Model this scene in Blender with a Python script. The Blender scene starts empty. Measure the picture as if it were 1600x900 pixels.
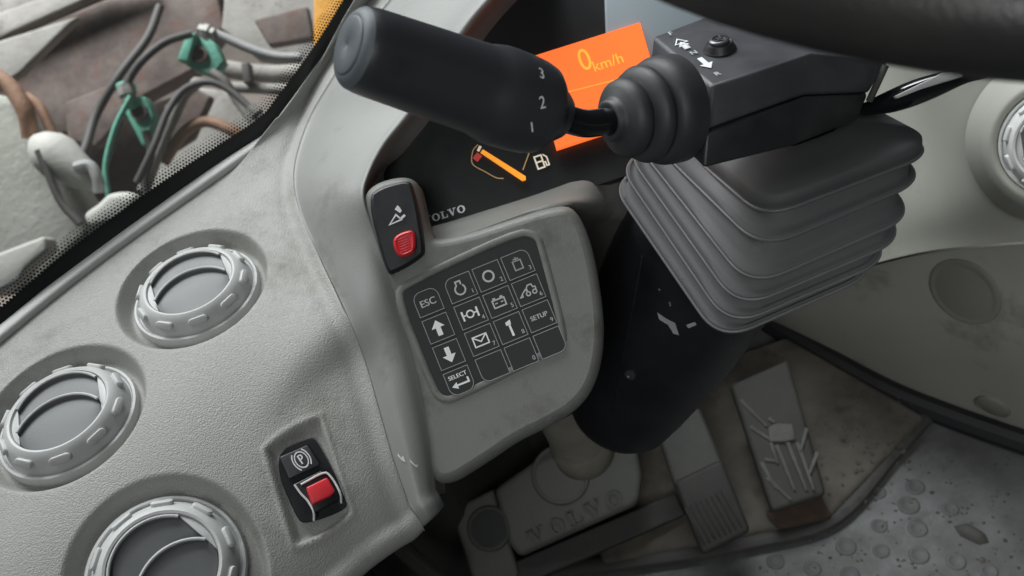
import bpy, bmesh, math, random
from mathutils import Vector, Matrix
from mathutils.bvhtree import BVHTree

random.seed(7)
SC = bpy.context.scene
COL = SC.collection
V = Vector
rad = math.radians

# ------------------------------------------------------------------ camera
FPX = 1385.0
PITCH, ROLL = rad(40), rad(20)
CAM = V((0, 0, 1.0))
FWD = V((0, math.cos(PITCH), -math.sin(PITCH)))
U0 = V((0, math.sin(PITCH), math.cos(PITCH)))
R0 = V((1, 0, 0))
RGT = math.cos(ROLL) * R0 - math.sin(ROLL) * U0
UPV = math.sin(ROLL) * R0 + math.cos(ROLL) * U0
cam_d = bpy.data.cameras.new('camera')
cam_d.sensor_width = 36.0
cam_d.lens = 36.0 * FPX / 1600.0
cam_d.clip_start = 0.02
cam_d.clip_end = 100.0
cam_d.dof.use_dof = True
cam_d.dof.focus_distance = 0.56
cam_d.dof.aperture_fstop = 11.0
cam = bpy.data.objects.new('camera', cam_d)
COL.objects.link(cam)
m = Matrix((RGT, UPV, -FWD)).transposed().to_4x4()
m.translation = CAM
cam.matrix_world = m
SC.camera = cam

# ------------------------------------------------------------------ world, lamps, exposure
w = bpy.data.worlds.new('World')
SC.world = w
w.use_nodes = True
w.node_tree.nodes['Background'].inputs[0].default_value = (0.80, 0.90, 1.0, 1)
w.node_tree.nodes['Background'].inputs[1].default_value = 0.04

def area(name, loc, target, size, power, col, spread=180):
    l = bpy.data.lights.new(name, 'AREA')
    l.shape = 'RECTANGLE'
    l.size, l.size_y = size
    l.energy = power
    l.color = col
    l.spread = rad(spread)
    o = bpy.data.objects.new(name, l)
    COL.objects.link(o)
    o.location = loc
    o.rotation_euler = (V(target) - V(loc)).to_track_quat('-Z', 'Y').to_euler()
    return o

area('windscreen_daylight', (-0.55, 1.45, 1.72), (-0.30, 0.58, 0.65), (1.2, 0.9), 6.0, (0.975, 0.985, 0.985), 80)
area('left_window_daylight', (-0.80, 0.52, 1.80), (-0.50, 0.60, 0.65), (0.8, 0.7), 0.45, (0.975, 0.985, 0.985), 60)
area('right_fill', (0.42, 1.35, 1.80), (0.46, 0.55, 0.35), (0.8, 0.6), 2.4, (0.96, 0.99, 1.0), 50)  # unseen fill, added to brighten the gaiter and right wall
area('rear_fill', (-0.20, -1.1, 1.75), (0.54, 0.6, 0.25), (0.9, 0.7), 1.5, (0.98, 1.0, 0.97), 42)  # unseen fill lamp, added to lift the right wall and floor
area('yard_daylight', (-1.6, 4.6, 5.5), (-1.3, 3.9, -1.0), (2.5, 2.5), 190, (0.96, 0.98, 1.0), 75)

SC.cycles.max_bounces = 7
SC.cycles.diffuse_bounces = 3
SC.cycles.glossy_bounces = 3
SC.cycles.caustics_reflective = False
SC.cycles.caustics_refractive = False
SC.view_settings.view_transform = 'Standard'
SC.view_settings.look = 'None'
SC.view_settings.gamma = 1.0
SC.view_settings.exposure = 0.12
SC.view_settings.use_curve_mapping = False

# ------------------------------------------------------------------ geometry helpers
def ray(a, b):
    return (a - 800) / FPX * RGT - (b - 450) / FPX * UPV + FWD

def P(a, b, d):
    """point of the place at pixel (a, b) of the photograph, d metres deep"""
    return CAM + d * ray(a, b)

def on(a, b, p, n):
    r_ = ray(a, b)
    return CAM + r_ * ((V(p) - CAM).dot(n) / r_.dot(n))

def frame(o, x, n):
    z = V(n).normalized()
    x = V(x)
    x = (x - z * x.dot(z)).normalized()
    y = z.cross(x)
    M = Matrix((x, y, z)).transposed().to_4x4()
    M.translation = o
    return M

def crom(pts, n):
    """Catmull-Rom resampling of a list of vectors to n points"""
    pts = [V(p) for p in pts]
    p = [pts[0] * 2 - pts[1]] + pts + [pts[-1] * 2 - pts[-2]]
    L = [0]
    for i in range(1, len(pts)):
        L.append(L[-1] + max((pts[i] - pts[i - 1]).length, 1e-6))
    out = []
    for k in range(n):
        s = L[-1] * k / (n - 1)
        i = 0
        while i < len(L) - 2 and s > L[i + 1]:
            i += 1
        t = (s - L[i]) / (L[i + 1] - L[i])
        a, b, c, d = p[i], p[i + 1], p[i + 2], p[i + 3]
        out.append(0.5 * ((2 * b) + (c - a) * t + (2 * a - 5 * b + 4 * c - d) * t * t + (3 * b - a - 3 * c + d) * t ** 3))
    return out

def crom_u(pts, n):
    """the same, evenly by index, so that neighbouring curves stay in step"""
    pts = [V(p) for p in pts]
    p = [pts[0] * 2 - pts[1]] + pts + [pts[-1] * 2 - pts[-2]]
    out = []
    for k in range(n):
        s = (len(pts) - 1) * k / (n - 1)
        i = min(int(s), len(pts) - 2)
        t = s - i
        a, b, c, d = p[i], p[i + 1], p[i + 2], p[i + 3]
        out.append(0.5 * ((2 * b) + (c - a) * t + (2 * a - 5 * b + 4 * c - d) * t * t + (3 * b - a - 3 * c + d) * t ** 3))
    return out

def sst(a, b, x):
    t = min(1, max(0, (x - a) / (b - a)))
    return t * t * (3 - 2 * t)

def chaikin(pl, it=2):
    """corner cutting on a closed outline of 2D points, returned counter-clockwise"""
    pl = [V((p[0], p[1])) for p in pl]
    for _ in range(it):
        o = []
        for i in range(len(pl)):
            a, b = pl[i], pl[(i + 1) % len(pl)]
            o += [a.lerp(b, .25), a.lerp(b, .75)]
        pl = o
    ar = sum(pl[i].x * pl[(i + 1) % len(pl)].y - pl[(i + 1) % len(pl)].x * pl[i].y for i in range(len(pl)))
    return pl if ar > 0 else pl[::-1]

OFF = {}

class MB:
    def __init__(self, M=None):
        self.v, self.f, self.M = [], [], M

    def add(self, vs, fs):
        k = len(self.v)
        self.v += [(self.M @ V(p)) if self.M is not None else V(p) for p in vs]
        self.f += [[i + k for i in q] for q in fs]
        return self

    def box(self, c, s, M=None):
        vs = [V(((i & 1) - .5) * s[0] + 0, ) if False else V((((i & 1) - .5) * s[0] + c[0], ((i >> 1 & 1) - .5) * s[1] + c[1], ((i >> 2) - .5) * s[2] + c[2])) for i in range(8)]
        if M is not None:
            vs = [M @ p for p in vs]
        return self.add(vs, [(0, 2, 3, 1), (4, 5, 7, 6), (0, 1, 5, 4), (2, 6, 7, 3), (0, 4, 6, 2), (1, 3, 7, 5)])

    def rings(self, rs, close=True, cap0=True, cap1=True, sep=False):
        n = len(rs[0])
        vs = [p for r_ in rs for p in r_]
        fs = []
        for i in range(len(rs) - 1):
            for j in range(n if close else n - 1):
                a, b = i * n + j, i * n + (j + 1) % n
                fs.append((a, b, b + n, a + n))
        if sep and cap1:
            self.add(rs[-1], [tuple(range(n))])
            cap1 = False
        if cap0:
            fs.append(tuple(reversed(range(n))))
        if cap1:
            fs.append(tuple(range((len(rs) - 1) * n, len(rs) * n)))
        return self.add(vs, fs)

    def lathe(self, prof, seg=48, M=None, cap0=False, cap1=False, rfun=None):
        rs = []
        for r_, z in prof:
            ring = []
            for k in range(seg):
                t = 2 * math.pi * k / seg
                q = r_ * (rfun(t, z) if rfun else 1)
                p = V((q * math.cos(t), q * math.sin(t), z))
                ring.append(M @ p if M is not None else p)
            rs.append(ring)
        return self.rings(rs, True, cap0, cap1)

    def tube(self, path, rr, seg=12, cap=True, flat=1.0, up=None):
        path = [V(p) for p in path]
        n = len(path)
        if not hasattr(rr, '__len__'):
            rr = [rr] * n
        rs = []
        u = up and V(up)
        for i, p in enumerate(path):
            t = (path[min(i + 1, n - 1)] - path[max(i - 1, 0)]).normalized()
            if u is None:
                u = t.orthogonal()
            u = (u - t * u.dot(t)).normalized()
            v = t.cross(u)
            rs.append([p + rr[i] * (math.cos(q) * v + math.sin(q) * flat * u) for q in [2 * math.pi * k / seg for k in range(seg)]])
        return self.rings(rs, True, cap, cap)

    def prism(self, poly, h0, h1, M=None):
        """2D polygon (counter-clockwise) between heights"""
        a = [V((p[0], p[1], h0)) for p in poly]
        b = [V((p[0], p[1], h1)) for p in poly]
        if M is not None:
            a, b = [M @ p for p in a], [M @ p for p in b]
        return self.rings([a, b])

    def grid(self, rows):
        n = len(rows[0])
        fs = []
        for i in range(len(rows) - 1):
            for j in range(n - 1):
                a = i * n + j
                fs.append((a, a + 1, a + n + 1, a + n))
        return self.add([p for r_ in rows for p in r_], fs)

    def ribbon(self, pts, wd, h, M=None, closed=False):
        """flat line of width wd in a plane, h above it, given by 2D points; mitred"""
        pts = [V((p[0], p[1])) for p in pts]
        n = len(pts)
        L, R = [], []
        for i, p in enumerate(pts):
            a = pts[(i - 1) % n] if (closed or i > 0) else None
            b = pts[(i + 1) % n] if (closed or i < n - 1) else None
            d1 = (p - a).normalized() if a is not None else None
            d2 = (b - p).normalized() if b is not None else None
            d1 = d1 or d2
            d2 = d2 or d1
            nn = V((-(d1 + d2).y, (d1 + d2).x))
            nn = nn.normalized() if nn.length > 1e-6 else V((-d1.y, d1.x))
            k = min(2.0, 1 / max(.3, nn.dot(V((-d1.y, d1.x)))))
            L.append(V((*(p + nn * wd / 2 * k), h)))
            R.append(V((*(p - nn * wd / 2 * k), h)))
        vs = L + R
        if M is not None:
            vs = [M @ p for p in vs]
        fs = [(i, n + i, n + (i + 1) % n, (i + 1) % n) for i in range(n if closed else n - 1)]
        return self.add(vs, fs)

    def build(self, name, mat, parent=None, smooth=35, bevel=None, seg=3, sub=0, solid=0):
        me = bpy.data.meshes.new(name)
        off = OFF.get(parent.name, V((0, 0, 0))) if parent else V((0, 0, 0))
        me.from_pydata([tuple(p - off) for p in self.v], [], self.f)
        bm = bmesh.new()
        bm.from_mesh(me)
        bmesh.ops.recalc_face_normals(bm, faces=bm.faces)
        bm.to_mesh(me)
        bm.free()
        me.materials.append(MAT[mat])
        if smooth:
            me.polygons.foreach_set('use_smooth', [True] * len(me.polygons))
            me.set_sharp_from_angle(angle=rad(smooth))
        o = bpy.data.objects.new(name, me)
        COL.objects.link(o)
        if parent:
            o.parent = parent
        OFF[o.name] = off
        if solid:
            md = o.modifiers.new('thick', 'SOLIDIFY')
            md.thickness = solid
            md.offset = -1
        if bevel:
            md = o.modifiers.new('bevel', 'BEVEL')
            md.width = bevel
            md.segments = seg
            md.limit_method = 'ANGLE'
            md.angle_limit = rad(35)
            if smooth:
                me.set_sharp_from_angle(angle=rad(180))
                md.harden_normals = False
        if sub:
            md = o.modifiers.new('sub', 'SUBSURF')
            md.levels = md.render_levels = sub
        me.update()
        return o

def tag(o, label, cat, group=None, kind=None):
    if label:
        o['label'] = label
    if cat:
        o['category'] = cat
    if group:
        o['group'] = group
    if kind:
        o['kind'] = kind
    return o

def thing(name, loc, label, cat, group=None, M=None):
    o = bpy.data.objects.new(name, None)
    o.empty_display_size = .02
    COL.objects.link(o)
    if M is not None:
        o.matrix_world = M
        OFF[o.name] = V((0, 0, 0))
    else:
        o.location = loc
        OFF[o.name] = V(loc)
    return tag(o, label, cat, group)

def copy_tree(o, parent=None):
    c = o.copy()
    COL.objects.link(c)
    c.parent = parent
    OFF[c.name] = OFF.get(o.name, V((0, 0, 0)))
    for ch in o.children:
        copy_tree(ch, c)
    return c

# flat text, cached as triangles at size 1
TXT = {}
def _text(s):
    cu = bpy.data.curves.new('t', 'FONT')
    cu.body = s
    cu.align_x = 'CENTER'
    cu.align_y = 'CENTER'
    cu.size = 1
    cu.resolution_u = 4
    ob = bpy.data.objects.new('t', cu)
    COL.objects.link(ob)
    dg = bpy.context.evaluated_depsgraph_get()
    me = bpy.data.meshes.new_from_object(ob.evaluated_get(dg))
    r = ([v.co.copy() for v in me.vertices], [list(p.vertices) for p in me.polygons])
    bpy.data.objects.remove(ob)
    bpy.data.meshes.remove(me)
    bpy.data.curves.remove(cu)
    return r
for s in ['ESC', 'SELECT', 'SETUP', '0', '1', '2', '3', '4', '5', '6', '7', '8', '9', 'km/h', 'P', 'F', 'N', 'R']:
    TXT[s] = _text(s)

def text(mb, s, size, x, y, h, M=None, sx=1.0, bold=0.0):
    vs, fs = TXT[s]
    for dx in ((0,) if not bold else (-bold, 0, bold)):
        pts = [V((p.x * size * sx + x + dx, p.y * size + y, h + dx * .02)) for p in vs]
        mb.add([M @ p for p in pts] if M is not None else pts, fs)
    return mb

def slab_word(mb, hh, x0, y0, z0, z1, M, gap=.12):
    """the five wide slab-serif capitals of the maker's word, height hh, starting at x0"""
    t = .20 * hh
    s = .11 * hh
    x = x0
    for ch in 'VOLVO':
        if ch == 'V':
            wv = 1.15 * hh
            polys = [[(.12, 1), (.38, 1), (.66, .30), (.56, 0), (.48, 0)], [(.66, .30), (.86, 1), (1.0, 1), (.60, 0), (.56, 0)],
                     [(0, .89), (.50, .89), (.50, 1), (0, 1)], [(.74, .89), (1.15, .89), (1.15, 1), (.74, 1)]]
            for q in polys:
                mb.prism([(x + a * hh, y0 + b * hh) for a, b in q], z0, z1, M)
        elif ch == 'L':
            wv = .92 * hh
            polys = [[(.16, 0), (.40, 0), (.40, 1), (.16, 1)], [(0, .89), (.56, .89), (.56, 1), (0, 1)], [(0, 0), (.9, 0), (.9, .12), (0, .12)], [(.78, .12), (.9, .12), (.9, .42), (.82, .42)]]
            for q in polys:
                mb.prism([(x + a * hh, y0 + b * hh) for a, b in q], z0, z1, M)
        else:
            wv = 1.08 * hh
            n = 20
            o_, i_ = [], []
            for k in range(n):
                q = 2 * math.pi * k / n
                o_.append((x + .54 * hh + .54 * hh * math.cos(q), y0 + .5 * hh + .52 * hh * math.sin(q)))
                i_.append((x + .54 * hh + .27 * hh * math.cos(q), y0 + .5 * hh + .40 * hh * math.sin(q)))
            vs = [M @ V((p[0], p[1], z)) for z in (z0, z1) for p in (*o_, *i_)]
            fs = []
            for k in range(n):
                j = (k + 1) % n
                fs += [(2 * n + k, 2 * n + j, 3 * n + j, 3 * n + k), (k, j, 2 * n + j, 2 * n + k), (n + k, 3 * n + k, 3 * n + j, n + j)]
            mb.add(vs, fs)
        x += wv + gap * hh
    return x

def rrect(w_, h_, r_, cx=0, cy=0, n=5, corners=(1, 1, 1, 1)):
    """rounded rectangle, counter-clockwise from the lower right corner; corners: BR, TR, TL, BL"""
    out = []
    for k, (sx, sy, a0) in enumerate(((1, -1, -90), (1, 1, 0), (-1, 1, 90), (-1, -1, 180))):
        q = r_ * corners[k]
        if q < 1e-6:
            out.append((cx + sx * w_ / 2, cy + sy * h_ / 2))
            continue
        for i in range(n + 1):
            t = rad(a0 + 90 * i / n)
            out.append((cx + sx * (w_ / 2 - q) + q * math.cos(t), cy + sy * (h_ / 2 - q) + q * math.sin(t)))
    return out

# ------------------------------------------------------------------ materials
MAT = {}
def mat(name, col, rough=.5, metal=0, grain=None, grain_d=.0003, grain_s=.5, var=None, var_scale=8, var_amt=.5, spec=.5, emit=None, emit_s=0,
        fine=None, wear=None, wear_scale=14, wear_cut=.6, coat=0):
    mt = bpy.data.materials.new(name)
    mt.use_nodes = True
    nt = mt.node_tree
    N, L = nt.nodes, nt.links
    bs = N['Principled BSDF']
    bs.inputs['Base Color'].default_value = (*col, 1)
    bs.inputs['Roughness'].default_value = rough
    bs.inputs['Metallic'].default_value = metal
    bs.inputs['Specular IOR Level'].default_value = spec
    bs.inputs['Coat Weight'].default_value = coat
    if emit:
        bs.inputs['Emission Color'].default_value = (*emit, 1)
        bs.inputs['Emission Strength'].default_value = emit_s
    tc = N.new('ShaderNodeTexCoord')
    csock = None
    if var:
        nz = N.new('ShaderNodeTexNoise')
        nz.inputs['Scale'].default_value = var_scale
        nz.inputs['Detail'].default_value = 6
        nz.inputs['Roughness'].default_value = .65
        L.new(tc.outputs['Object'], nz.inputs['Vector'])
        rp = N.new('ShaderNodeValToRGB')
        rp.color_ramp.elements[0].position = .5 - var_amt * .4
        rp.color_ramp.elements[1].position = .5 + var_amt * .4
        rp.color_ramp.elements[0].color = (*col, 1)
        rp.color_ramp.elements[1].color = (*var, 1)
        L.new(nz.outputs['Fac'], rp.inputs['Fac'])
        csock = rp.outputs['Color']
        mr = N.new('ShaderNodeMapRange')
        mr.inputs['To Min'].default_value = max(.05, rough - .08)
        mr.inputs['To Max'].default_value = min(1, rough + .12)
        L.new(nz.outputs['Fac'], mr.inputs['Value'])
        L.new(mr.outputs['Result'], bs.inputs['Roughness'])
    if wear:
        nz2 = N.new('ShaderNodeTexNoise')
        nz2.inputs['Scale'].default_value = wear_scale
        nz2.inputs['Detail'].default_value = 9
        nz2.inputs['Roughness'].default_value = .72
        L.new(tc.outputs['Object'], nz2.inputs['Vector'])
        r2 = N.new('ShaderNodeValToRGB')
        r2.color_ramp.elements[0].position = wear_cut
        r2.color_ramp.elements[1].position = wear_cut + .16
        L.new(nz2.outputs['Fac'], r2.inputs['Fac'])
        mx = N.new('ShaderNodeMix')
        mx.data_type = 'RGBA'
        mx.inputs['A'].default_value = (*col, 1)
        if csock:
            L.new(csock, mx.inputs['A'])
        mx.inputs['B'].default_value = (*wear, 1)
        L.new(r2.outputs['Color'], mx.inputs['Factor'])
        csock = mx.outputs['Result']
    if csock:
        L.new(csock, bs.inputs['Base Color'])
    last = None
    if grain:
        n0 = N.new('ShaderNodeTexNoise')
        n0.inputs['Scale'].default_value = grain * .35
        n0.inputs['Detail'].default_value = 2
        L.new(tc.outputs['Object'], n0.inputs['Vector'])
        va = N.new('ShaderNodeVectorMath')
        va.operation = 'MULTIPLY_ADD'
        va.inputs[1].default_value = (2.2 / grain,) * 3
        L.new(n0.outputs['Color'], va.inputs[0])
        L.new(tc.outputs['Object'], va.inputs[2])
        vo = N.new('ShaderNodeTexVoronoi')
        vo.feature = 'SMOOTH_F1'
        vo.inputs['Scale'].default_value = grain
        vo.inputs['Smoothness'].default_value = .4
        L.new(va.outputs[0], vo.inputs['Vector'])
        bp = N.new('ShaderNodeBump')
        bp.inputs['Strength'].default_value = grain_s
        bp.inputs['Distance'].default_value = grain_d
        bp.invert = True
        L.new(vo.outputs['Distance'], bp.inputs['Height'])
        last = bp
    if fine:
        n1 = N.new('ShaderNodeTexNoise')
        n1.inputs['Scale'].default_value = fine
        n1.inputs['Detail'].default_value = 8
        n1.inputs['Roughness'].default_value = .7
        L.new(tc.outputs['Object'], n1.inputs['Vector'])
        b2 = N.new('ShaderNodeBump')
        b2.inputs['Strength'].default_value = .35
        b2.inputs['Distance'].default_value = .6 / fine
        L.new(n1.outputs['Fac'], b2.inputs['Height'])
        if last:
            L.new(last.outputs['Normal'], b2.inputs['Normal'])
        last = b2
    if last:
        L.new(last.outputs['Normal'], bs.inputs['Normal'])
    MAT[name] = mt
    return mt

mat('dash_grey', (.292, .291, .274), .55, grain=950, grain_d=.0006, grain_s=.6, var=(.35, .35, .335), var_scale=9, var_amt=.7, wear=(.195, .19, .168), wear_scale=9, wear_cut=.53)
mat('hood_grey', (.225, .229, .222), .5, grain=900, grain_d=.00025, grain_s=.4, var=(.265, .268, .258), var_scale=10, wear=(.165, .162, .145), wear_scale=14, wear_cut=.55)
mat('pod_shaded_grey', (.132, .134, .124), .5, grain=900, grain_d=.00025, grain_s=.4, var=(.165, .167, .154), var_scale=14, wear=(.085, .083, .072), wear_scale=17, wear_cut=.54)  # same plastic as the hood, the pod's shade put into the colour
mat('vent_grey', (.58, .59, .59), .40, var=(.50, .51, .50), var_scale=30, fine=900)
mat('flap_grey', (.120, .126, .131), .45, var=(.145, .15, .155), var_scale=30, fine=1200)
mat('black_plastic', (.012, .013, .015), .38, fine=1400, var=(.018, .019, .021), var_scale=60)
mat('handle_black', (.038, .040, .046), .36, spec=.8, fine=1800, var=(.034, .037, .043), var_scale=40)
mat('handle_cap', (.105, .122, .138), .48, fine=1800, var=(.10, .115, .13), var_scale=60)
mat('column_black', (.015, .016, .018), .38, fine=1300, var=(.030, .031, .034), var_scale=40, wear=(.05, .05, .05), wear_scale=60, wear_cut=.68)
mat('column_top', (.038, .039, .045), .4, fine=1300, var=(.062, .063, .071), var_scale=40)  # column black lightened, sky sheen on the top put into the colour
mat('rubber', (.056, .057, .060), .66, fine=900, var=(.070, .071, .073), var_scale=22, wear=(.10, .097, .09), wear_scale=30, wear_cut=.62)
mat('lip_highlight', (.10, .102, .106), .42, fine=900)  # paler than the rubber: fold ridge highlights put into the colour
mat('boot_rubber', (.030, .032, .035), .48, fine=1200, var=(.042, .044, .047), var_scale=30)
mat('shaft_black', (.008, .009, .010), .12)
mat('shroud_black', (.007, .0075, .010), .36, fine=700, var=(.014, .014, .017), var_scale=24, wear=(.035, .034, .033), wear_scale=38, wear_cut=.62)
mat('display_black', (.010, .011, .012), .35, var=(.016, .017, .018), var_scale=20, fine=1500)
mat('recess_dust', (.14, .14, .14), .7)
mat('reflection_grey', (.32, .38, .42), .55, fine=1000)  # colour of the sky mirrored in the display cover
mat('lcd_orange', (.6, .1, .02), .25, emit=(1.0, .16, .035), emit_s=1.0)
mat('lcd_text', (.9, .4, .05), .3, emit=(1.0, .36, .04), emit_s=.85)
mat('needle', (.9, .35, .03), .4, emit=(1.0, .33, .03), emit_s=.55)
mat('gauge_line', (.55, .36, .16), .5, emit=(.8, .45, .15), emit_s=.12)
mat('gauge_red', (.5, .05, .05), .5, emit=(.8, .08, .06), emit_s=.15)
mat('gauge_cream', (.8, .72, .6), .5, emit=(1, .85, .65), emit_s=.25)
mat('print_white', (.78, .80, .80), .5)
mat('print_grey', (.46, .48, .48), .5)
mat('print_dim', (.30, .31, .31), .5)
mat('key_black', (.009, .011, .012), .6, fine=1500)
mat('keypad_black', (.007, .008, .009), .6, fine=1500)
mat('red_plastic', (.62, .02, .035), .35, fine=900, var=(.70, .035, .045), var_scale=80)
mat('chrome_edge', (.75, .75, .75), .25)
mat('screw', (.10, .10, .105), .3, metal=.6)
mat('wheel_rim', (.022, .0225, .022), .42, grain=700, grain_d=.0002, grain_s=.5, var=(.032, .031, .029), var_scale=30)
mat('wall_grey', (.285, .288, .255), .6, grain=900, grain_d=.0003, grain_s=.3, var=(.32, .32, .29), var_scale=6, wear=(.20, .195, .17), wear_scale=9, wear_cut=.58)
mat('wall_dark', (.235, .235, .208), .65, var=(.26, .26, .23), var_scale=7, wear=(.145, .14, .118), wear_scale=10, wear_cut=.53, fine=500)
mat('cap_dark', (.15, .145, .128), .6, fine=600)
mat('under_dark', (.012, .012, .013), .6, fine=200)
mat('trim_black', (.010, .010, .012), .5)
mat('footwell_dark', (.030, .031, .029), .7, var=(.05, .048, .042), var_scale=8, fine=120)
mat('toe_dirt', (.040, .036, .029), .85, var=(.098, .088, .073), var_scale=22, var_amt=.6, fine=220, wear=(.03, .028, .025), wear_scale=16, wear_cut=.52)
mat('floor_mat', (.125, .128, .132), .58, var=(.042, .042, .041), var_scale=12, var_amt=.6, fine=260, wear=(.045, .044, .042), wear_scale=9, wear_cut=.51)
mat('mat_dimple', (.070, .070, .071), .65, fine=300)
mat('pedal_grey', (.036, .037, .035), .6, var=(.062, .062, .057), var_scale=30, fine=400, wear=(.055, .053, .047), wear_scale=40, wear_cut=.55)
mat('cover_grey', (.088, .090, .080), .62, var=(.108, .110, .098), var_scale=14, fine=500, wear=(.075, .072, .06), wear_scale=20, wear_cut=.56)
mat('letter_grey', (.060, .061, .054), .55, fine=500)
mat('beige_tube', (.22, .21, .18), .6, var=(.16, .15, .125), var_scale=25, fine=500)
mat('brake_rubber', (.020, .021, .020), .65, var=(.040, .039, .036), var_scale=40, fine=500)
mat('acc_rubber', (.026, .027, .025), .65, var=(.044, .043, .038), var_scale=30, fine=400)
mat('toe_light', (.105, .103, .092), .75, var=(.060, .060, .053), var_scale=50, fine=500)
mat('rust', (.032, .019, .014), .9, var=(.060, .038, .026), var_scale=60, fine=500)
mat('frit_black', (.006, .006, .007), .35)
mat('strip_light', (.60, .605, .60), .5, fine=700, var=(.55, .55, .54), var_scale=20)
mat('yard_mud', (.13, .105, .09), .9, var=(.26, .22, .19), var_scale=1.6, var_amt=.8, fine=9)
mat('rusty_steel', (.075, .052, .044), .75, var=(.23, .185, .165), var_scale=9.0, var_amt=.6, fine=60, wear=(.16, .08, .056), wear_scale=13, wear_cut=.52)
mat('dusty_steel', (.26, .245, .22), .75, var=(.42, .40, .37), var_scale=10, var_amt=.6, fine=60, wear=(.13, .10, .085), wear_scale=14, wear_cut=.56)
mat('pale_steel', (.36, .37, .31), .7, var=(.58, .58, .52), var_scale=5, var_amt=.6, fine=40, wear=(.24, .22, .18), wear_scale=8, wear_cut=.58)
mat('green_paint', (.10, .42, .30), .55, var=(.20, .50, .38), var_scale=14, fine=60, wear=(.30, .25, .2), wear_scale=22, wear_cut=.62)
mat('hose_dark', (.09, .085, .08), .6, fine=200)
mat('hose_grey', (.42, .42, .41), .55, fine=200)
mat('cream_rubber', (.62, .61, .55), .6, var=(.70, .69, .63), var_scale=14, fine=100)
mat('orange_paint', (.95, .40, .02), .4, var=(.80, .38, .04), var_scale=6, fine=40)
mat('copper_pipe', (.40, .20, .12), .6, var=(.48, .30, .20), var_scale=10, fine=60)

g = bpy.data.materials.new('glass')
g.use_nodes = True
nt = g.node_tree
nt.nodes.clear()
out = nt.nodes.new('ShaderNodeOutputMaterial')
tr = nt.nodes.new('ShaderNodeBsdfTransparent')
tr.inputs[0].default_value = (.95, .97, .96, 1)
gl = nt.nodes.new('ShaderNodeBsdfGlossy')
gl.inputs['Roughness'].default_value = .03
df = nt.nodes.new('ShaderNodeBsdfDiffuse')
df.inputs[0].default_value = (.8, .8, .78, 1)
mx = nt.nodes.new('ShaderNodeMixShader')
mx.inputs[0].default_value = .05
mx2 = nt.nodes.new('ShaderNodeMixShader')
mx2.inputs[0].default_value = .08          # pale haze over the outside view, mixed into the pane
nt.links.new(tr.outputs[0], mx.inputs[1])
nt.links.new(gl.outputs[0], mx.inputs[2])
nt.links.new(mx.outputs[0], mx2.inputs[1])
nt.links.new(df.outputs[0], mx2.inputs[2])
nt.links.new(mx2.outputs[0], out.inputs[0])
MAT['glass'] = g

# ------------------------------------------------------------------ dashboard
nS = V((.094, -.17, .98)).normalized()
pS = P(300, 445, .646)
SF = frame(pS, (1, 0, 0), nS)
SFi = SF.inverted()
G2 = V((.6, -.8))
def bow_h(x, y):
    s = x * G2.x + y * G2.y - .055
    return -2.3 * max(0.0, s) ** 2
def shelf(a, b):
    p = on(a, b, pS, nS)
    for _ in range(12):
        q = SFi @ p
        p = on(a, b, pS + nS * bow_h(q.x, q.y), nS)
    return p
def shelf_n(q):
    s = max(0.0, q.x * G2.x + q.y * G2.y - .055)
    k = 4.6 * s
    return (SF.to_3x3() @ V((k * G2.x, k * G2.y, 1))).normalized()
def shelf2(a, b):
    q = SFi @ shelf(a, b)
    return V((q.x, q.y))

# instrument pod plane (keypad) and the display plane behind it
nF = V((.05, -math.cos(rad(46)), math.sin(rad(46)))).normalized()
pF = P(750, 490, .60)
nD = V((.03, -math.cos(rad(50)), math.sin(rad(50)))).normalized()
pD = P(800, 315, .68)

dash = thing('dashboard', (-.15, .45, .60), 'grey moulded plastic dashboard with instrument hood, left of the steering column', 'dashboard')

L0 = [P(*q) for q in [(665, -75, .735), (612, 0, .74), (562, 62, .745), (520, 125, .745), (485, 185, .742), (464, 245, .722), (460, 290, .70), (472, 340, .676), (505, 415, .641), (545, 500, .607)]] + [shelf(*q) for q in [(572, 570), (592, 640), (615, 720), (640, 792)]]
WE = [P(*q) for q in [(-260, 735, .575), (-130, 630, .607)]] + [shelf(*q) for q in [(0, 522), (100, 441), (200, 366), (300, 296), (400, 226)]] + [P(*q) for q in [(440, 196, .755), (478, 152, .762), (505, 118, .765), (560, 50, .768), (605, -5, .768), (655, -75, .765)]]
BE = [P(-330, 1330, .43)] + [shelf(*q) for q in [(60, 1230), (260, 1090), (400, 980), (490, 905), (560, 845), (640, 792)]]
LE = [WE[0], P(-300, 1000, .49), BE[0]]

NU, NV = 300, 250
top = crom(WE, NU)                # A -> B
bot = crom(BE, NU)                # D -> C
lef = crom(LE, NV)                # A -> D
rig = crom(L0, NV)                # B -> C
lef[0] = top[0]; lef[-1] = bot[0]
top[-1] = rig[0]; bot[-1] = rig[-1]
VENTS = [(300, 447), (97, 647), (257, 890)]
vc = [shelf2(*q) for q in VENTS]
sw_px = [(415, 705), (500, 650), (548, 800), (460, 848)]
sw2 = [shelf2(*q) for q in sw_px]
sw_c = sum(sw2, V((0, 0))) / 4
sw_x = ((sw2[1] - sw2[0]) + (sw2[2] - sw2[3])) / 4
sw_y = ((sw2[0] - sw2[3]) + (sw2[1] - sw2[2])) / 4
SWX, SWY = sw_x.length, sw_y.length
sw_xn, sw_yn = sw_x.normalized(), sw_y.normalized()
rail = [shelf2(*q) for q in [(-260, 735), (0, 522), (100, 441), (200, 366), (300, 296), (400, 226), (428, 207)]]
seam2 = [V(((SFi @ p).x, (SFi @ p).y)) for p in crom(L0, 60)]
bedge2 = [V(((SFi @ p).x, (SFi @ p).y)) for p in crom(BE, 40)]
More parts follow.
